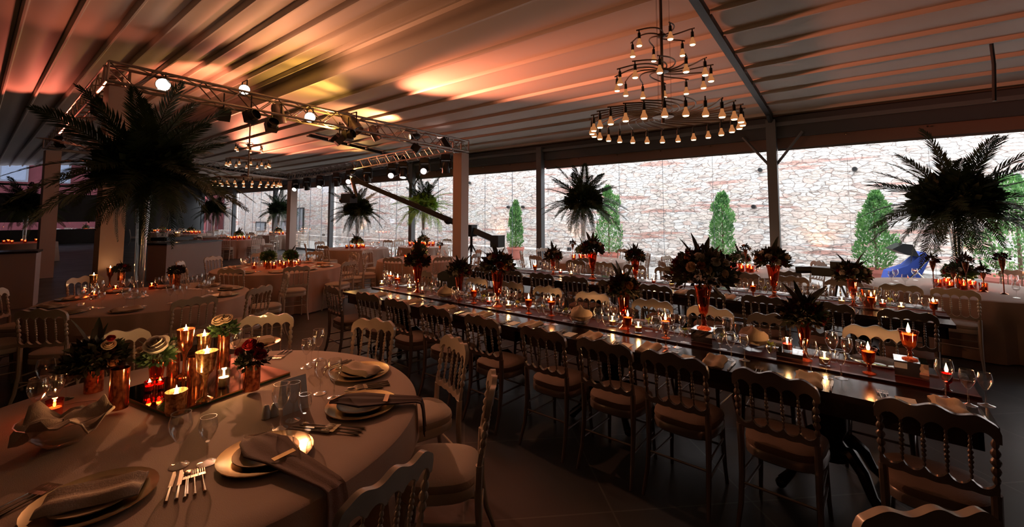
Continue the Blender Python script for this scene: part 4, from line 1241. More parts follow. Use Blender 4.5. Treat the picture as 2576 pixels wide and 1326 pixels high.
for a, lab, rad in zip([7, 41, 71, 108, 146, 182], labs1, [q for _, q in A1]):
    a = math.radians(a); place(CH_I, (R1[0] + rad * math.cos(a), R1[1] + rad * math.sin(a), 0), a + PI / 2, lab, 'ivory chairs of the foreground round table')
place(CH_I, (-.055, 2.06, 0), math.radians(39), 'ivory chair at the bottom right edge, only its crest in the picture', 'ivory chairs near the camera')
R2 = (-7.15, 1.5); cloth_table(*R2, 1.08, 'beige tablecloth of the round table carrying the huge palm vase', 2, hang_r=.06, dents=[(math.radians(a), 1.3) for a in (2, 30, -42, 75, 196, 236, 278)])
for k, a in enumerate([2, 30, -42, 75, 118, 160, 196, 236, 278]):
    rad = 1.3; a_ = math.radians(a)
    nm = ['right of the palm vase table, back to us', 'at the right side of the palm vase table, seen sideways', 'dark, in front of the palm vase table at the left', 'on the far right of the palm vase table', 'directly behind the palm vase table', 'behind the palm vase table near the boxed column', 'left behind the palm vase table', 'at the left edge of the palm vase table', 'at the near left of the palm vase table'][k]
    if a in (160, 118): continue
    place(CH_I, (R2[0] + rad * math.cos(a_), R2[1] + rad * math.sin(a_), 0), a_ + PI / 2, 'ivory spindle-back chair ' + nm, 'ivory chairs of the palm vase table')
R3 = (-9.2, 3.95); cloth_table(*R3, 1.15, 'beige tablecloth of the candlelit round table behind the palm vase table', 3, dents=[(math.radians(a), 1.4) for a in (-48, -14, 22, 55, 90, 130, 170, 205, 240, 275)])
for k, a in enumerate([-48, -14, 22, 55, 90, 130, 170, 205, 240, 275]):
    a_ = math.radians(a); rad = 1.4
    place(CH_I, (R3[0] + rad * math.cos(a_), R3[1] + rad * math.sin(a_), 0), a_ + PI / 2, 'ivory chair around the candlelit table behind the palm vase table, %s counterclockwise from the front' % ORD[k], 'ivory chairs of the candlelit table')

def far_round(cx, cy, name, angs, seed, r=.95, candles=7, low=True, rose_n=6):
    cloth_table(cx, cy, r, 'beige tablecloth of the round table ' + name, seed, seg=96, dents=[(math.radians(a), r + .27) for a in angs])
    for k, a in enumerate(angs):
        a_ = math.radians(a); place(CH_I, (cx + (r + .27) * math.cos(a_), cy + (r + .27) * math.sin(a_), 0), a_ + PI / 2,
                                    'ivory chair, table %s, %s counterclockwise' % (name, ORD[k]), 'ivory chairs of the far round tables')
    rr = random.Random(seed)
    for k in range(candles):
        a = k * 2.4 + rr.uniform(0, .3); q = .13 + .025 * k
        place(VOT_FAR if k % 3 == 0 else VOT_DIM, (cx + q * math.cos(a), cy + q * math.sin(a), CZ), 0, '%s glowing votive on the table %s' % (ORD[k], name), 'votives on the far round tables', scale=1.6 if candles > 9 else 1.3)
    for k in range(12):
        a = 2 * PI * k / 12 + .1; q = r * .68
        place(G_LOW, (cx + q * math.cos(a), cy + q * math.sin(a), CZ), 0, 'stemmed glass, table %s, %s counterclockwise' % (name, ORD[k]), 'stemmed glasses on the far round tables', scale=1.05)
LOWB = bouquet('low_bouquet', .16, ['red', 'whitep', 'burg', 'peach', 'creamp', 'whitep', 'red', 'peach', 'creamp'], 2, 31, 'greenleaf', rosescale=1.2)
far = [(atz(898, 624, .75), 'left of the camera crane', 41), (Vector((-8.3, 6.75, 0)), 'behind the first amber bouquet', 42), (Vector((-5.2, 9.1, 0)), 'under the middle palm ball', 43),
       (Vector((-1.9, 9.2, 0)), 'between the two long-side conifers near the glass', 44), (Vector((1.0, 9.0, 0)), 'under the right-hand palm', 45), (atz(600, 602, .75), 'left of the far boxed column', 46), (atz(700, 590, .75), 'behind the far boxed column', 47),
       (atz(480, 588, .75), 'below the drooping palm fronds', 48), (atz(215, 580, .75), 'far left beyond the palm vase', 49), (Vector((-33.5, 7.4, 0)), 'farthest back near the end wall', 50), (Vector((-11.6, 9.6, 0)), 'behind the crane boom under the green palm ball', 51)]
for p, nm, sd in far:
    n = 5 if sd in (51, 41) else 8; r_ = 1.1 if sd in (45,) else (.8 if sd == 51 else .95)
    if sd in (46, 47, 48, 50): rr_ = .95
    angs = {42: [200, 250, 300, 340, 20, 60], 51: [100, 180], 41: [200, 245, 290, 150, 105], 45: [262, 335, 20, 140, 60]}.get(sd, [360 * k / n + sd * 7 for k in range(n)])
    far_round(p.x, p.y, nm, angs, sd, r=r_, candles=13 if sd > 45 else 8)
    place(LOWB, (p.x, p.y, CZ + .14), sd, 'low rose bouquet on the table ' + nm, 'low bouquets on the far round tables')
CYL_F = None
def cylinder_vase(h=.15, r=.045, mt=None, name='copper_cylinder_vase'):
    o = MB().lathe([(0, 0), (r, 0), (r, h), (r * .93, h), (r * .9, .01), (0, .01)], 20).obj(name, mt or M['copper'])
    return tag(o, 'vase', 'vase')
CYL = cylinder_vase()
for p, nm, sd in far: place(CYL, (p.x, p.y, CZ), 0, 'copper cylinder on the round table ' + nm, 'copper cylinder vases')

# palms on tall vases
palm(0, 0, (R2[0] - .12, R2[1] - .1, CZ), .86, 'huge dark ball of palm fronds at the left, on the tallest vase', 'tall clear glass vase under the huge left palm ball', 1, 1.3, 60)
palm(0, 0, (1.0, 9.0, CZ), .86, 'dark spiky ball of palm fronds at the right edge before the glass wall', 'clear glass vase under the right-hand palm', 2, .86, 42)
palm(0, 0, (-5.2, 9.1, CZ), .74, 'dark palm ball in the middle before the glass wall', 'slim glass vase under the middle palm ball', 3, 1.05, 42)
p = far[0][0]; palm(0, 0, (p.x, p.y, CZ), .72, 'dark palm ball left of the camera crane arm', 'slim glass vase left of the camera crane', 4, .9, 32)
p = far[1][0]; 
pq = atz(1045, 640, .75)
palm(0, 0, (far[10][0].x, far[10][0].y, CZ), .78, 'bright green palm ball behind the camera crane arm', 'slim glass vase behind the camera crane arm', 5, 1.05, 34, lit=True)
p = far[6][0]; palm(0, 0, (p.x, p.y, CZ), .85, 'small palm ball touching the far boxed column', 'slim glass vase beside the far boxed column', 6, .95, 28, lit=False)
p = atz(535, 595, .75)
cloth_table(p.x, p.y, .9, 'beige tablecloth of the small round table under the far palm', 61, 48)
palm(0, 0, (p.x, p.y, CZ), .8, 'distant dark palm ball right of the huge one', 'slim glass vase under the distant palm ball', 7, 1.0, 26)
p = atz(60, 610, .75)
cloth_table(p.x, p.y, .9, 'beige tablecloth of the dark table at the far left edge', 62, 48)
palm(0, 0, (p.x, p.y, CZ), .95, 'dark palm ball at the left edge of the picture', 'slim glass vase at the left edge of the picture', 8, 1.0, 30)
for k in range(8):
    a = k * .8; place(VOT_FAR if k % 2 else VOT_DIM, (p.x + .5 * math.cos(a), p.y + .5 * math.sin(a), CZ), 0, 'glowing votive on the dark table at the left edge, %s counterclockwise' % ORD[k], 'votives on the far round tables')

# ---- foreground round table R1
def on1(px, py, z=CZ): return atz(px, py, z)
mp_ = [atz(268, 1030, .77), atz(425, 1040, .77), atz(512, 1028, .77), atz(730, 934, .77)]
ux = (mp_[3] - mp_[1]).normalized(); 
c0 = mp_[1] + (mp_[1] - mp_[3]) * .0
t = empty('mirror_tray', (0, 0, 0))
uy = Vector((-ux.y, ux.x, 0))
c = mp_[3]; Lx = (mp_[3] - mp_[1]).length + .02
q0 = mp_[1]; q1 = mp_[3]; q2 = q1 + uy * .62; q3 = q0 + uy * .62
MB().add([(q.x, q.y, CZ + .012) for q in (q0, q1, q2, q3)] + [(q.x, q.y, CZ + .02) for q in (q0, q1, q2, q3)], [(0, 3, 2, 1), (4, 5, 6, 7), (0, 1, 5, 4), (1, 2, 6, 5), (2, 3, 7, 6), (3, 0, 4, 7)]).obj('mirror_sheet', pbr('bronze_mirror', (.45, .25, .14), .05, 1), t, smooth=False)
MB().add([(q.x, q.y, CZ + .0005) for q in (q0, q1, q2, q3)] + [(q.x, q.y, CZ + .012) for q in (q0, q1, q2, q3)], [(0, 3, 2, 1), (4, 5, 6, 7), (0, 1, 5, 4), (1, 2, 6, 5), (2, 3, 7, 6), (3, 0, 4, 7)]).obj('glass_edge', pbr('green_glass_edge', (.08, .16, .08), .1), t, smooth=False)
tag(t, 'bronze mirror tray with green glass edge under the foreground candles', 'tray')
MZ = CZ + .0205
def tall_gob(h, rc, lamp, mt):
    t = empty('mercury_candleholder')
    MB().lathe([(0, 0), (.042, 0), (.04, .008), (.012, .025), (.009, .06), (.01, h * .4), (.018, h * .52), (rc * .8, h * .62), (rc * .85, h * .8), (rc, h), (rc * .94, h), (rc * .78, h * .8), (rc * .7, h * .65), (0, h * .6)], 20).obj('holder', mt, t)
    MB().lathe([(0, h * .62), (rc * .7, h * .66), (rc * .74, h * .9), (0, h * .905)], 16).obj('candle', M['wax'], t)
    add_flame(t, h * .91, 2, lamp); return t
def P1(px, py, z=MZ):
    return atz(px, py, z)
t = tall_gob(.27, .055, 3.2, M['merc']); t.location = P1(515, 1008); tag(t, 'tallest gold mercury-glass candle holder in the middle of the foreground table', 'candle holder', 'mercury candle holders')
t = tall_gob(.3, .05, 2.2, M['copper']); t.location = P1(462, 948); tag(t, 'copper mercury-glass candle holder behind the white rose on the foreground table', 'candle holder', 'mercury candle holders')
t = tall_gob(.24, .045, 1.6, M['merc']); t.location = P1(510, 935); tag(t, 'partly hidden mercury candle holder behind the tallest one', 'candle holder', 'mercury candle holders')
def wide_vot(h, r, lamp, mt, nm='mercury_votive'):
    t = empty(nm)
    MB().lathe([(0, 0), (r * .8, 0), (r * .95, h * .2), (r * .9, h * .7), (r, h), (r * .95, h), (r * .84, h * .7), (r * .85, .01), (0, .01)], 20).obj('holder', mt, t)
    MB().lathe([(0, .01), (r * .78, .01), (r * .8, h * .75), (0, h * .76)], 16).obj('candle', M['wax'], t)
    add_flame(t, h * .77, 2, lamp); return t
t = wide_vot(.115, .05, 2.2, M['merc']); t.location = P1(441, 1040); tag(t, 'wide gold mercury votive at the front of the foreground tray', 'candle holder', 'mercury candle holders')
t = votive(2.2, h=.1, r=.034); t.location = P1(562, 972); tag(t, 'clear votive with ivory candle right of the tallest holder', 'candle')
t = votive(.9, M['wax'], M['redglass'], h=.08, r=.03); t.location = P1(567, 925); tag(t, 'red-rimmed votive just behind the clear one on the tray', 'candle')
for px, py, lab in ((375, 985, 'red votive left of the dark goblet on the tray'), (401, 980, 'red votive right of the dark goblet on the tray')):
    t = votive(.35, M['redwax'], M['redglass'], h=.06, r=.026); t.location = P1(px, py); tag(t, lab, 'candle', 'red votives on the foreground tray')
for px, py, h, r, lab in ((632, 980, .15, .045, 'copper cylinder vase holding red roses, right end of the foreground tray'), (297, 1027, .21, .043, 'tall copper cylinder at the left end of the foreground tray'),
                         (435, 945, .16, .035, 'copper cylinder behind the white rose on the tray'), (486, 968, .17, .035, 'copper cylinder left of the tallest candle holder'), (235, 985, .13, .045, 'copper cylinder vase under the dark foliage at the left')):
    p = P1(px, py) if px != 235 else P1(px, py, CZ)
    place(CYL, (p.x, p.y, p.z), 0, lab, 'copper cylinder vases', scale=(r / .045, r / .045, h / .15))
def stemgob(h=.22):
    t = MB().lathe([(0, 0), (.04, 0), (.04, .006), (.008, .02), (.008, h * .45), (.03, h * .6), (.04, h), (.037, h), (.027, h * .62), (0, h * .55)], 18).obj('dark_stem_vase', M['amber'])
    return tag(t, 'dark stemmed vase holding the big white rose on the foreground tray', 'vase')
t = stemgob(); t.location = P1(390, 1010)
# flowers of the foreground table: big roses placed one by one
def rose_bouquet(name, px, py, vz, h, r, specs, label, seed, folm='greenleaf', nf=260, spears=2):
    p = atz(px, py, vz); t = bouquet(name, r, [], spears, seed, folm, nf=nf)
    t.location = (p.x, p.y, vz + h - .015)
    for (dx, dz, c_, s_) in specs:
        o = bpy.data.objects.new('rose', ROSE[c_]); C.objects.link(o); o.parent = t
        fwd = Vector((-_fw.x, -_fw.y, .35)).normalized()
        o.location = Vector((0, 0, .03)) + _rt * dx + Vector((0, 0, dz)) + fwd * .03
        dd = (fwd * .8 + _rt * dx * 8 + Vector((0, 0, .6 + dz * 4))).normalized()
        o.rotation_euler = dd.to_track_quat('Z', 'Y').to_euler(); o.scale = (s_,) * 3
    tag(t, label, 'flowers', 'rose bunches on the foreground table')
rose_bouquet('rose_bunch', 632, 980, MZ, .15, .075, [(-.015, .0, 'creamp', 1.0), (-.0, .085, 'red', 1.25), (.06, .03, 'red', 1.1), (-.055, .05, 'burg', 1.0), (.05, .075, 'burg', .9)], 'bunch of red roses with one cream rose in a copper cylinder', 71, 'darkleaf')
rose_bouquet('rose_bunch', 390, 1010, MZ, .22, .07, [(.02, .06, 'whitep', 1.9), (-.07, .04, 'creamp', .8)], 'large open white rose above the dark stemmed vase', 72, 'greenleaf')
rose_bouquet('rose_bunch', 435, 945, MZ, .16, .06, [(.06, -.01, 'creamp', .9), (.02, .02, 'whitep', .8)], 'small cream rose tucked behind the large white rose', 73)
p0 = atz(560, 930, MZ); place(CYL, (p0.x, p0.y, MZ), 0, 'copper cylinder under the upper cream rose', 'copper cylinder vases', scale=(.8, .8, 1.6))
rose_bouquet('rose_bunch', 560, 930, MZ, .24, .07, [(-.01, .06, 'creamp', 1.5), (.03, .07, 'creamp', 1.2)], 'upper cream roses with green leaves behind the tallest candle holder', 74, 'greenleaf')
rose_bouquet('rose_bunch', 235, 985, CZ, .13, .13, [(.1, .12, 'creamp', 1.1), (.11, .16, 'red', .7), (.13, .02, 'peach', .8), (-.05, .09, 'burg', 1.1), (0, .03, 'burg', 1)], 'dark spreading bouquet at the left of the foreground table', 75, 'darkleaf', 700, 4)
# plates, napkins and cutlery on R1
def put1(proto, px, py, rz, label, group, z=CZ, scale=None):
    p = atz(px, py, z); return place(proto, (p.x, p.y, z), rz, label, group, scale)
def ang1(p): return math.atan2(p.y - R1[1], p.x - R1[0]) - PI / 2
def drape(p, width, a, dark, label, out=.30, fall=.2):
    """napkin lying on a plate and hanging over the table edge"""
    m = MB(); v = []; f = []
    edge = r1 + .016
    dirv = Vector((math.cos(a), math.sin(a), 0)); sd = Vector((-dirv.y, dirv.x, 0))
    rp = math.hypot(p.x - R1[0], p.y - R1[1])
    path = [(rp - .17, .028), (rp - .1, .04), (rp, .03), (rp + .12, .024), (edge - .01, .016), (edge + .018, .008), (edge + .03, -.03), (edge + .036, -fall * .5), (edge + .042, -fall)]
    ws = [.12, .75, 1.15, .8, .5, .48, .52, .6, .72]
    n = 8
    for (q, z), w in zip(path, ws):
        for j in range(n + 1):
            s_ = (j / n - .5) * 2 * width * w
            wob = .004 * math.sin(j * 1.57 + 1)
            # follow the round edge
            P = Vector((R1[0], R1[1], CZ)) + dirv * (q + wob * (q > edge)) + sd * s_ + Vector((0, 0, z + wob * (q < edge) + .008))
            if q > edge - .02:
                pass
            v.append(P)
    k = n + 1; mlen = len(path)
    for i in range(mlen - 1):
        for j in range(n): f.append((i * k + j, i * k + j + 1, (i + 1) * k + j + 1, (i + 1) * k + j))
    o = m.add(v, f).obj('draped_napkin', M['napdark' if dark else 'napkin'])
    so = o.modifiers.new('thickness', 'SOLIDIFY'); so.thickness = .005; so.offset = 1
    bq = Vector((R1[0], R1[1], CZ)) + dirv * (rp + .13); hw_ = width * .56
    bb = MB(); bb.add([bq - sd * hw_ - dirv * .012 + Vector((0, 0, .041)), bq + sd * hw_ - dirv * .012 + Vector((0, 0, .041)), bq + sd * hw_ + dirv * .012 + Vector((0, 0, .038)), bq - sd * hw_ + dirv * .012 + Vector((0, 0, .038))], [(0, 1, 2, 3)])
    bo = bb.obj('napkin_band', M['gold'], o, smooth=False); bs = bo.modifiers.new('thickness', 'SOLIDIFY'); bs.thickness = .003
    tag(o, label, 'napkin', 'napkins draped over the foreground plates')
for px, py, dark, lab in ((670, 1147, False, 'gold-rimmed plate with the taupe napkin, nearest us'), (910, 1024, True, 'gold-rimmed plate with the dark napkin at the right'),
                          (905, 940, None, 'gold-rimmed plate behind the dark napkin'), (235, 1262, None, 'plate in the dark lower left corner'), (640, 868, None, 'plate at the back of the table behind the red roses')):
    p = atz(px, py, CZ); place(CHG, (p.x, p.y, CZ), 0, lab, 'gold chargers on the foreground table', 1.02)
    d_ = dish() if px == 670 else None
    if d_: DISH = d_
    place(DISH, (p.x, p.y, CZ + .007), 0, 'dinner plate on the ' + lab.replace('gold-rimmed ', ''), 'dinner plates on the foreground table')
    a = ang1(p) + PI / 2
    if dark is not None: drape(p, .085 if dark else .085, a, dark, ('dark' if dark else 'taupe') + ' napkin draped from the plate over the table edge', fall=.16 if dark else .3)
    else: place(NAP, (p.x, p.y, CZ + .021), a + .3, 'sand napkin folded on the ' + lab, 'folded napkins on the foreground table', 1.1)
    rad = Vector((math.cos(a), math.sin(a), 0)); tan = Vector((-rad.y, rad.x, 0))
    for j, (off, pr, nm) in enumerate([(-.235, FORK, 'outer fork'), (-.262, FORK, 'middle fork'), (-.289, FORK, 'inner fork'), (.235, KNIFE, 'inner knife'), (.262, KNIFE, 'middle knife'), (.289, SPOON, 'soup spoon')]):
        rq = min(math.hypot(p.x - R1[0], p.y - R1[1]), r1 - .13); th = off / rq
        q = Vector((R1[0] + rq * math.cos(a + th), R1[1] + rq * math.sin(a + th), CZ))
        place(pr, (q.x, q.y, CZ), a + th + PI / 2, nm + ' beside the ' + lab, 'cutlery on the foreground table')
for px, py, pr, lab in [(705, 1078, G_BIG, 'large wine glass in front of the white card'), (737, 1058, G_RED, 'middle wine glass behind the large one near the card'), (765, 1085, G_WAT, 'small stemmed glass right of the large one near the card'),
                        (840, 1000, G_BIG, 'large wine glass left of the dark napkin plate'), (805, 990, G_RED, 'middle wine glass left of the dark napkin plate'), (770, 925, G_RED, 'wine glass behind the card, left of the pair'), (800, 905, G_BIG, 'tall wine glass farthest back on the table'), (783, 915, G_WAT, 'small stemmed glass between the rear wine glasses'),
                        (450, 1172, G_BIG, 'large wine glass in front of the wide mercury votive'), (520, 1165, G_RED, 'middle wine glass right of the large one before the votive'),
                        (90, 1060, G_BIG, 'large wine glass at the far left of the foreground table'), (135, 1040, G_RED, 'middle wine glass at the far left of the foreground table'), (110, 1000, G_BIG, 'wine glass behind the left pair of glasses'), (165, 1005, G_RED, 'wine glass below the dark bouquet'), (590, 905, G_BIG, 'wine glass behind the clear votive at the rear')]:
    put1(pr, px, py, 0, lab, 'wine glasses on the foreground table')
# salt and pepper, card, cut glass bowl
for px, py, lab in ((669, 1052, 'white porcelain salt shaker before the white card'), (690, 1046, 'white porcelain pepper shaker behind the salt shaker')):
    p = atz(px, py, CZ); o = MB().lathe([(0, 0), (.022, 0), (.02, .03), (.014, .06), (.008, .066), (0, .067)], 14).obj('salt_shaker', M['porcelain']); o.location = p; tag(o, lab, 'shaker', 'shakers on the foreground table')
p = atz(745, 1035, CZ)
cd = MB(); w = .05; h_ = .17
cr_ = Matrix.Rotation(math.radians(52), 3, 'Z'); a = cr_ @ Vector((_rt.x, _rt.y, 0)) * w * 1.35; bk = cr_ @ Vector((_fw.x, _fw.y, 0)).normalized() * .04
cd.add([-a, a, a + bk + Vector((0, 0, h_)), -a + bk + Vector((0, 0, h_)), -a + bk * 2, a + bk * 2], [(0, 1, 2, 3), (3, 2, 5, 4)])
o = cd.obj('table_card', M['card'], smooth=False); o.location = p; so = o.modifiers.new('thickness', 'SOLIDIFY'); so.thickness = .002
tag(o, 'white folded table card standing behind the wine glasses', 'card')
t = empty('cut_glass_bowl', atz(160, 1112, CZ))
MB().lathe([(0, 0), (.07, 0), (.075, .01), (.13, .06), (.165, .12), (.16, .12), (.12, .06), (.06, .015), (0, .012)], 20).obj('bowl', M['tumbler'], t)
tag(t, 'large cut-glass bread bowl at the lower left', 'bowl')
m = MB(); rr = random.Random(9); v = []; f = []; NR, NA = 7, 28
for i in range(NR):
    u = i / (NR - 1)
    for k in range(NA):
        a_ = 2 * PI * k / NA
        q = .012 + .15 * u * (1 + .12 * math.sin(5 * a_ + 2 * u))
        v.append((q * math.cos(a_), q * math.sin(a_), .1 + .035 * math.sin(3 * a_ + 3 * u) * u + .03 * math.sin(7 * a_ + 1) * u * u - .03 * (u - .4) ** 2 + (.02 if u > .9 else 0)))
for i in range(NR - 1):
    for k in range(NA): f.append((i * NA + k, i * NA + (k + 1) % NA, (i + 1) * NA + (k + 1) % NA, (i + 1) * NA + k))
f.append(tuple(range(NA)))
o = m.add(v, f).obj('bread_napkin', M['napkin2']); o.location = t.location + Vector((0, 0, .0)); o.modifiers.new('thickness', 'SOLIDIFY').thickness = .006
tag(o, 'crumpled napkin inside the cut-glass bread bowl', 'napkin')
t = votive(.45, M['wax'], M['amber'], h=.09, r=.036); t.location = atz(135, 1050, CZ); tag(t, 'amber votive glowing behind the cut-glass bowl', 'candle')

# ---- R2 and R3 table tops
rr = random.Random(5)
for nm, (cx, cy), n_g, sd in (('palm vase table', R2, 10, 1), ('candlelit table behind', R3, 10, 2)):
    r_ = 1.1
    for k in range(n_g):
        a = 2 * PI * k / n_g + .2
        q = r_ * .58
        for j, pr in enumerate((G_BIG, G_RED, G_WAT)):
            aa = a + .12 * (j - 1)
            place(pr, (cx + q * math.cos(aa), cy + q * math.sin(aa), CZ), 0, '%s glass on the %s, %s place counterclockwise' % (('large', 'middle', 'small')[j], nm, ORD[k]), 'wine glasses on the ' + nm)
        q = r_ * .8
        place(CHG, (cx + q * math.cos(a), cy + q * math.sin(a), CZ), 0, 'gold charger on the %s, %s place counterclockwise' % (nm, ORD[k]), 'gold chargers on the ' + nm, .85)
        place(NAP, (cx + q * math.cos(a), cy + q * math.sin(a), CZ + .013), a + .4, 'folded napkin on the %s, %s place counterclockwise' % (nm, ORD[k]), 'napkins on the ' + nm)
for px, py, h, lit, lab in ((233, 742, .26, .6, 'left copper candle holder on the palm vase table'), (275, 722, .28, .35, 'copper candle holder left of the tall vase foot'), (428, 722, .26, .6, 'red-gold candle holder right of the tall vase foot')):
    t = tall_gob(h, .045, lit, M['copper'] if px != 233 else M['merc']); t.location = atz(px, py, CZ); tag(t, lab, 'candle holder', 'mercury candle holders')
for px, py, lab in ((236, 752, 'small votive at the foot of the left copper holder'), (290, 735, 'small votive before the tall vase'), (381, 728, 'amber votive right of the tall vase'), (212, 740, 'tiny votive left of the copper holder')):
    t = votive(.3, None, M['amber']); t.location = atz(px, py, CZ); tag(t, lab, 'candle', 'votives on the palm vase table')
for px, py, r_, cols, lab in ((272, 722, .09, ['burg', 'burg', 'red'], 'burgundy roses left of the tall vase'), (410, 728, .09, ['burg', 'red', 'burg'], 'burgundy roses right of the tall vase')):
    p = atz(px, py, CZ) + Vector((.12, .12, 0)); place(CYL, (p.x, p.y, CZ), 0, 'copper cylinder with the ' + lab, 'copper cylinder vases', scale=(1, 1, 1.5))
    b = bouquet('rose_bunch', r_, cols, 1, px, 'darkleaf'); b.location = (p.x, p.y, CZ + .21); tag(b, lab, 'flowers')
for k in range(7):
    a = k * .9; q = .2 + .12 * (k % 3)
    t = place(VOT_FAR, (R3[0] + q * math.cos(a), R3[1] + q * math.sin(a), CZ), 0, 'bright votive in the middle of the candlelit table, %s in the ring' % ORD[k], 'votives on the candlelit table', 1.35)
for k in range(4):
    a = k * 1.57 + .4; x, y = R3[0] + .28 * math.cos(a), R3[1] + .28 * math.sin(a)
    place(CYL, (x, y, CZ), 0, 'copper cylinder vase on the candlelit table, %s of four' % ORD[k], 'copper cylinder vases', scale=(1, 1, 1.2))
    b = bouquet('rose_bunch', .11, ['whitep', 'red', 'creamp', 'burg', 'whitep', 'peach'][k % 3:][:5], 1, 80 + k, 'greenleaf'); b.location = (x, y, CZ + .165)
    tag(b, 'mixed white and red rose bunch on the candlelit table, %s of four' % ORD[k], 'flowers', 'rose bunches on the candlelit table')

# ================================================================== STAGE BOXES, CRANE, LONG BAR
def counter(x0, x1, y0, y1, h, lab, rz=0):
    cx, cy = (x0 + x1) / 2, (y0 + y1) / 2
    t = empty('bar_counter', (cx, cy, 0), rz)
    hx, hy = (x1 - x0) / 2, (y1 - y0) / 2
    MB().box((-hx, -hy, 0), (hx, hy, h)).obj('body', M['white_box'], t, smooth=False)
    MB().box((-hx - .02, -hy - .02, h), (hx + .02, hy + .02, h + .04)).obj('top', M['wood'], t, smooth=False)
    tag(t, lab, 'counter', 'stage counters'); return t
p, q = atz(396, 616, .98), atz(537, 606, .98)
mid = (p + q) / 2; L_ = (q - p).length / 2; an = math.atan2(q.y - p.y, q.x - p.x)
counter(mid.x - L_, mid.x + L_, mid.y - .3, mid.y + .3, .98, 'pale counter on the stage with dark top, behind the candlelit table', an)
t = MB().box((-.45, -.28, 0), (.45, .28, .1)).obj('mixing_desk', M['black'], smooth=False); t.location = (q.x - .6, q.y - .9, 1.021); t.rotation_euler = (0, 0, an); tag(t, 'black flat desk on the right end of the pale stage counter', 'desk')
lt = wide_vot(.12, .08, 2.0, M['wax']); p = q + (Vector((mid.x, mid.y, q.z)) - q) * .22; lt.location = (q.x - .55, q.y - .8, 1.125); tag(lt, 'glowing ivory candle block on the black desk', 'candle')
p, q = atz(-60, 640, 1.05), atz(98, 634, 1.05)
mid = (p + q) / 2; L_ = (q - p).length / 2; an = math.atan2(q.y - p.y, q.x - p.x)
counter(mid.x - L_, mid.x + L_, mid.y - .3, mid.y + .3, 1.05, 'pale counter in the dark at the left edge', an)
# long buffet at the back left
pb0 = atz(352, 600, .75); pb1 = atz(470, 592, .75)
# camera crane
t = empty('camera_crane', (-9.3, 9.4, 0))
def rel(px, py, Y): return aty(px, py, Y) - t.location
tip = rel(885, 450, 6.8); piv = rel(1186, 578, 9.4); tail = rel(1245, 604, 9.6)
mid_ = tip.lerp(piv, .8)
MB().tube([tip, piv, tail], [.075, .12, .12], 4).obj('boom', M['black'], t, smooth=False)
cbm = MB(); pts = [tip.lerp(piv, i / 30) + Vector((0, -.03, .1 + .03 * math.sin(i * 1.7))) for i in range(31)]
cbm.tube(pts, .008, 4).obj('cable', M['alu'], t)
MB().ball(mid_ + Vector((0, 0, -.02)), (.15, .12, .12), 7, 5).obj('joint_housing', M['black'], t, smooth=False)
MB().box((piv.x - .12, piv.y - .12, piv.z - .2), (piv.x + .12, piv.y + .12, piv.z + .15)).tube([(piv.x, piv.y, piv.z - .2), (piv.x, piv.y, .7)], .04, 8).obj('pivot_head', M['black'], t)
for k in range(3):
    a = k * 2.1 + .3; MB().tube([(piv.x, piv.y, .95), (piv.x + .55 * math.cos(a), piv.y + .55 * math.sin(a), 0.01)], .022, 6).obj('tripod_leg', M['black'], t)
hd = rel(893, 478, 6.8); hc = rel(880, 502, 6.8)
MB().tube([tip, hd, rel(897, 492, 6.8), hc], .05, 6).obj('remote_arm', M['black'], t)
MB().box((hc.x - .28, hc.y - .12, hc.z - .1), (hc.x + .2, hc.y + .12, hc.z + .16)).obj('camera_body', M['black'], t, smooth=False)
MB().tube([(hc.x - .28, hc.y, hc.z), (hc.x - .46, hc.y, hc.z - .02)], .07, 10).obj('camera_lens', M['black'], t)
w_ = tail; MB().box((w_.x - .05, w_.y - .15, w_.z - .2), (w_.x + .25, w_.y + .15, w_.z + .14)).obj('counterweight', M['black'], t, smooth=False)
tag(t, 'black camera crane with long boom rising left across the hall', 'camera crane')
# black object on legs behind the second bouquet vase (right)
p = atz(2090, 760, 0.0); p = Vector((-.35, 7.75, 0))
t = empty('camera_tripod', p)
for k in range(3):
    a = k * 2.1; MB().tube([(0, 0, .9), (.3 * math.cos(a), .3 * math.sin(a), 0.01)], .014, 6).obj('leg', M['black'], t)
MB().box((-.3, -.12, .93), (.35, .12, 1.05)).box((-.08, -.1, 1.05), (.2, .1, 1.14)).obj('camera_body', M['black'], t, smooth=False)
MB().tube([(-.3, 0, 1.0), (-.5, 0, .98)], .05, 10).obj('lens', M['black'], t)
tag(t, 'black video camera on a tripod behind the second long table at the right', 'camera')

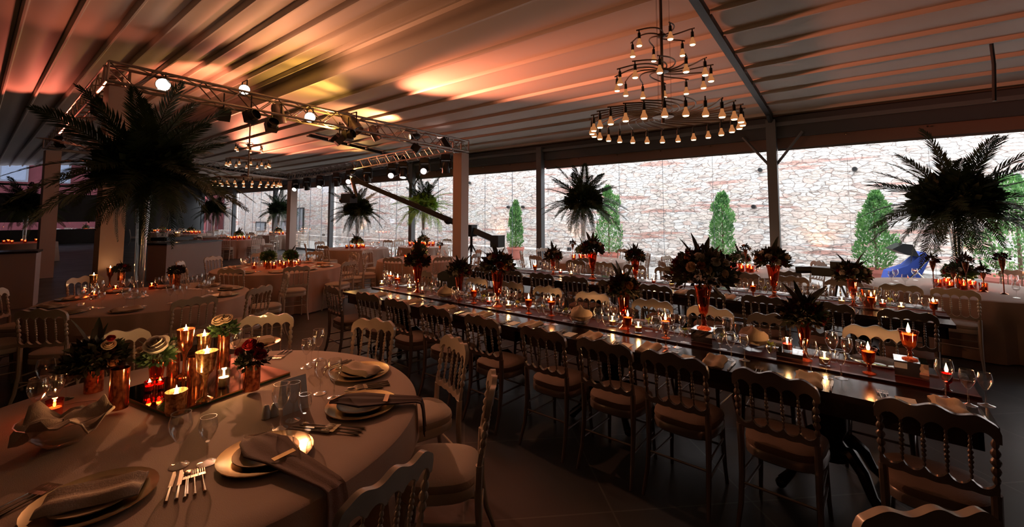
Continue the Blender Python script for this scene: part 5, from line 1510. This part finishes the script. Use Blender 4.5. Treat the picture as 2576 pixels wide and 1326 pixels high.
# ---- slim stands with small flowers on the round tables near the glass
def stem_stand(h, cols, x, y, lab, seed):
    t = empty('slim_flower_stand', (x, y, CZ))
    MB().lathe([(0, 0), (.045, 0), (.04, .006), (.007, .02), (.006, h * .6), (.012, h * .68), (.03, h * .85), (.036, h), (.03, h), (.02, h * .8), (0, h * .75)], 12).obj('stand', M['copper'], t)
    b = bouquet('rose_bouquet', .075, cols, 1, seed, 'darkleaf', nf=120); b.location = (x, y, CZ + h - .02)
    tag(b, 'small flower head on the ' + lab, 'flowers', 'flower heads on slim stands')
    tag(t, lab, 'vase', 'slim copper stands')
for i, (px, Y, h, cols, lab) in enumerate([(2338, 8.6, .4, ['burg', 'red'], 'slim copper stand left of the right-hand palm vase'), (2388, 8.7, .26, ['whitep', 'creamp'], 'short copper stand just left of the palm vase foot'),
                                 (2420, 8.45, .42, ['peach', 'red'], 'slim copper stand in front of the right-hand palm vase'), (2462, 8.8, .26, ['whitep', 'burg'], 'short copper stand right of the palm vase'),
                                 (2512, 8.7, .46, ['burg', 'burg', 'red'], 'slim copper stand with dark red roses near the right edge'), (1872, 9.0, .42, ['peach', 'creamp'], 'slim copper stand left of the braced column'),
                                 (1898, 9.3, .3, ['red', 'burg'], 'short copper stand left of the braced column'), (1440, 9.0, .36, ['peach', 'red'], 'slim copper stand under the middle palm ball'), (1075, 7.1, .4, ['peach', 'red', 'creamp'], 'slim copper stand with glowing orange flowers behind the first bouquet'),
                                 (1108, 7.3, .3, ['burg', 'whitep'], 'short copper stand behind the first bouquet')]):
    d = ray(px, 540.01); p = _c0 + d * (Y / d.y)
    stem_stand(h, cols, p.x, p.y, lab, 200 + i)
p, q = atz(150, 592, 1.0), atz(262, 590, 1.0)
c = (p + q) / 2

cbl = MB().tube([(0, 0, 0), (.01, 0, -.3), (-.01, 0, -.8)], .022, 8).obj('hanging_cable', M['black'])
pc = atd(2487, 20, 6.0); cbl.location = (pc.x, pc.y, roof_r(pc.y) - .02)
tag(cbl, 'short dark cable hanging from the ceiling at the top right', 'cable')
ib = empty('ice_bucket', (atz(2186, ny(2186, 6.5), .756).x, 6.5, TZ))
MB().lathe([(0, 0), (.06, 0), (.085, .18), (.09, .2), (.082, .2), (.06, .02), (0, .02)], 18).obj('bucket', M['silverware'], ib)
for sx in (-1, 1): MB().tube([(sx * .082, -.02, .16), (sx * .11, 0, .165), (sx * .082, .02, .16)], .005, 6).obj('handle', M['silverware'], ib)
tag(ib, 'shiny ice bucket right of the bouquet with two white roses, second table', 'bucket')
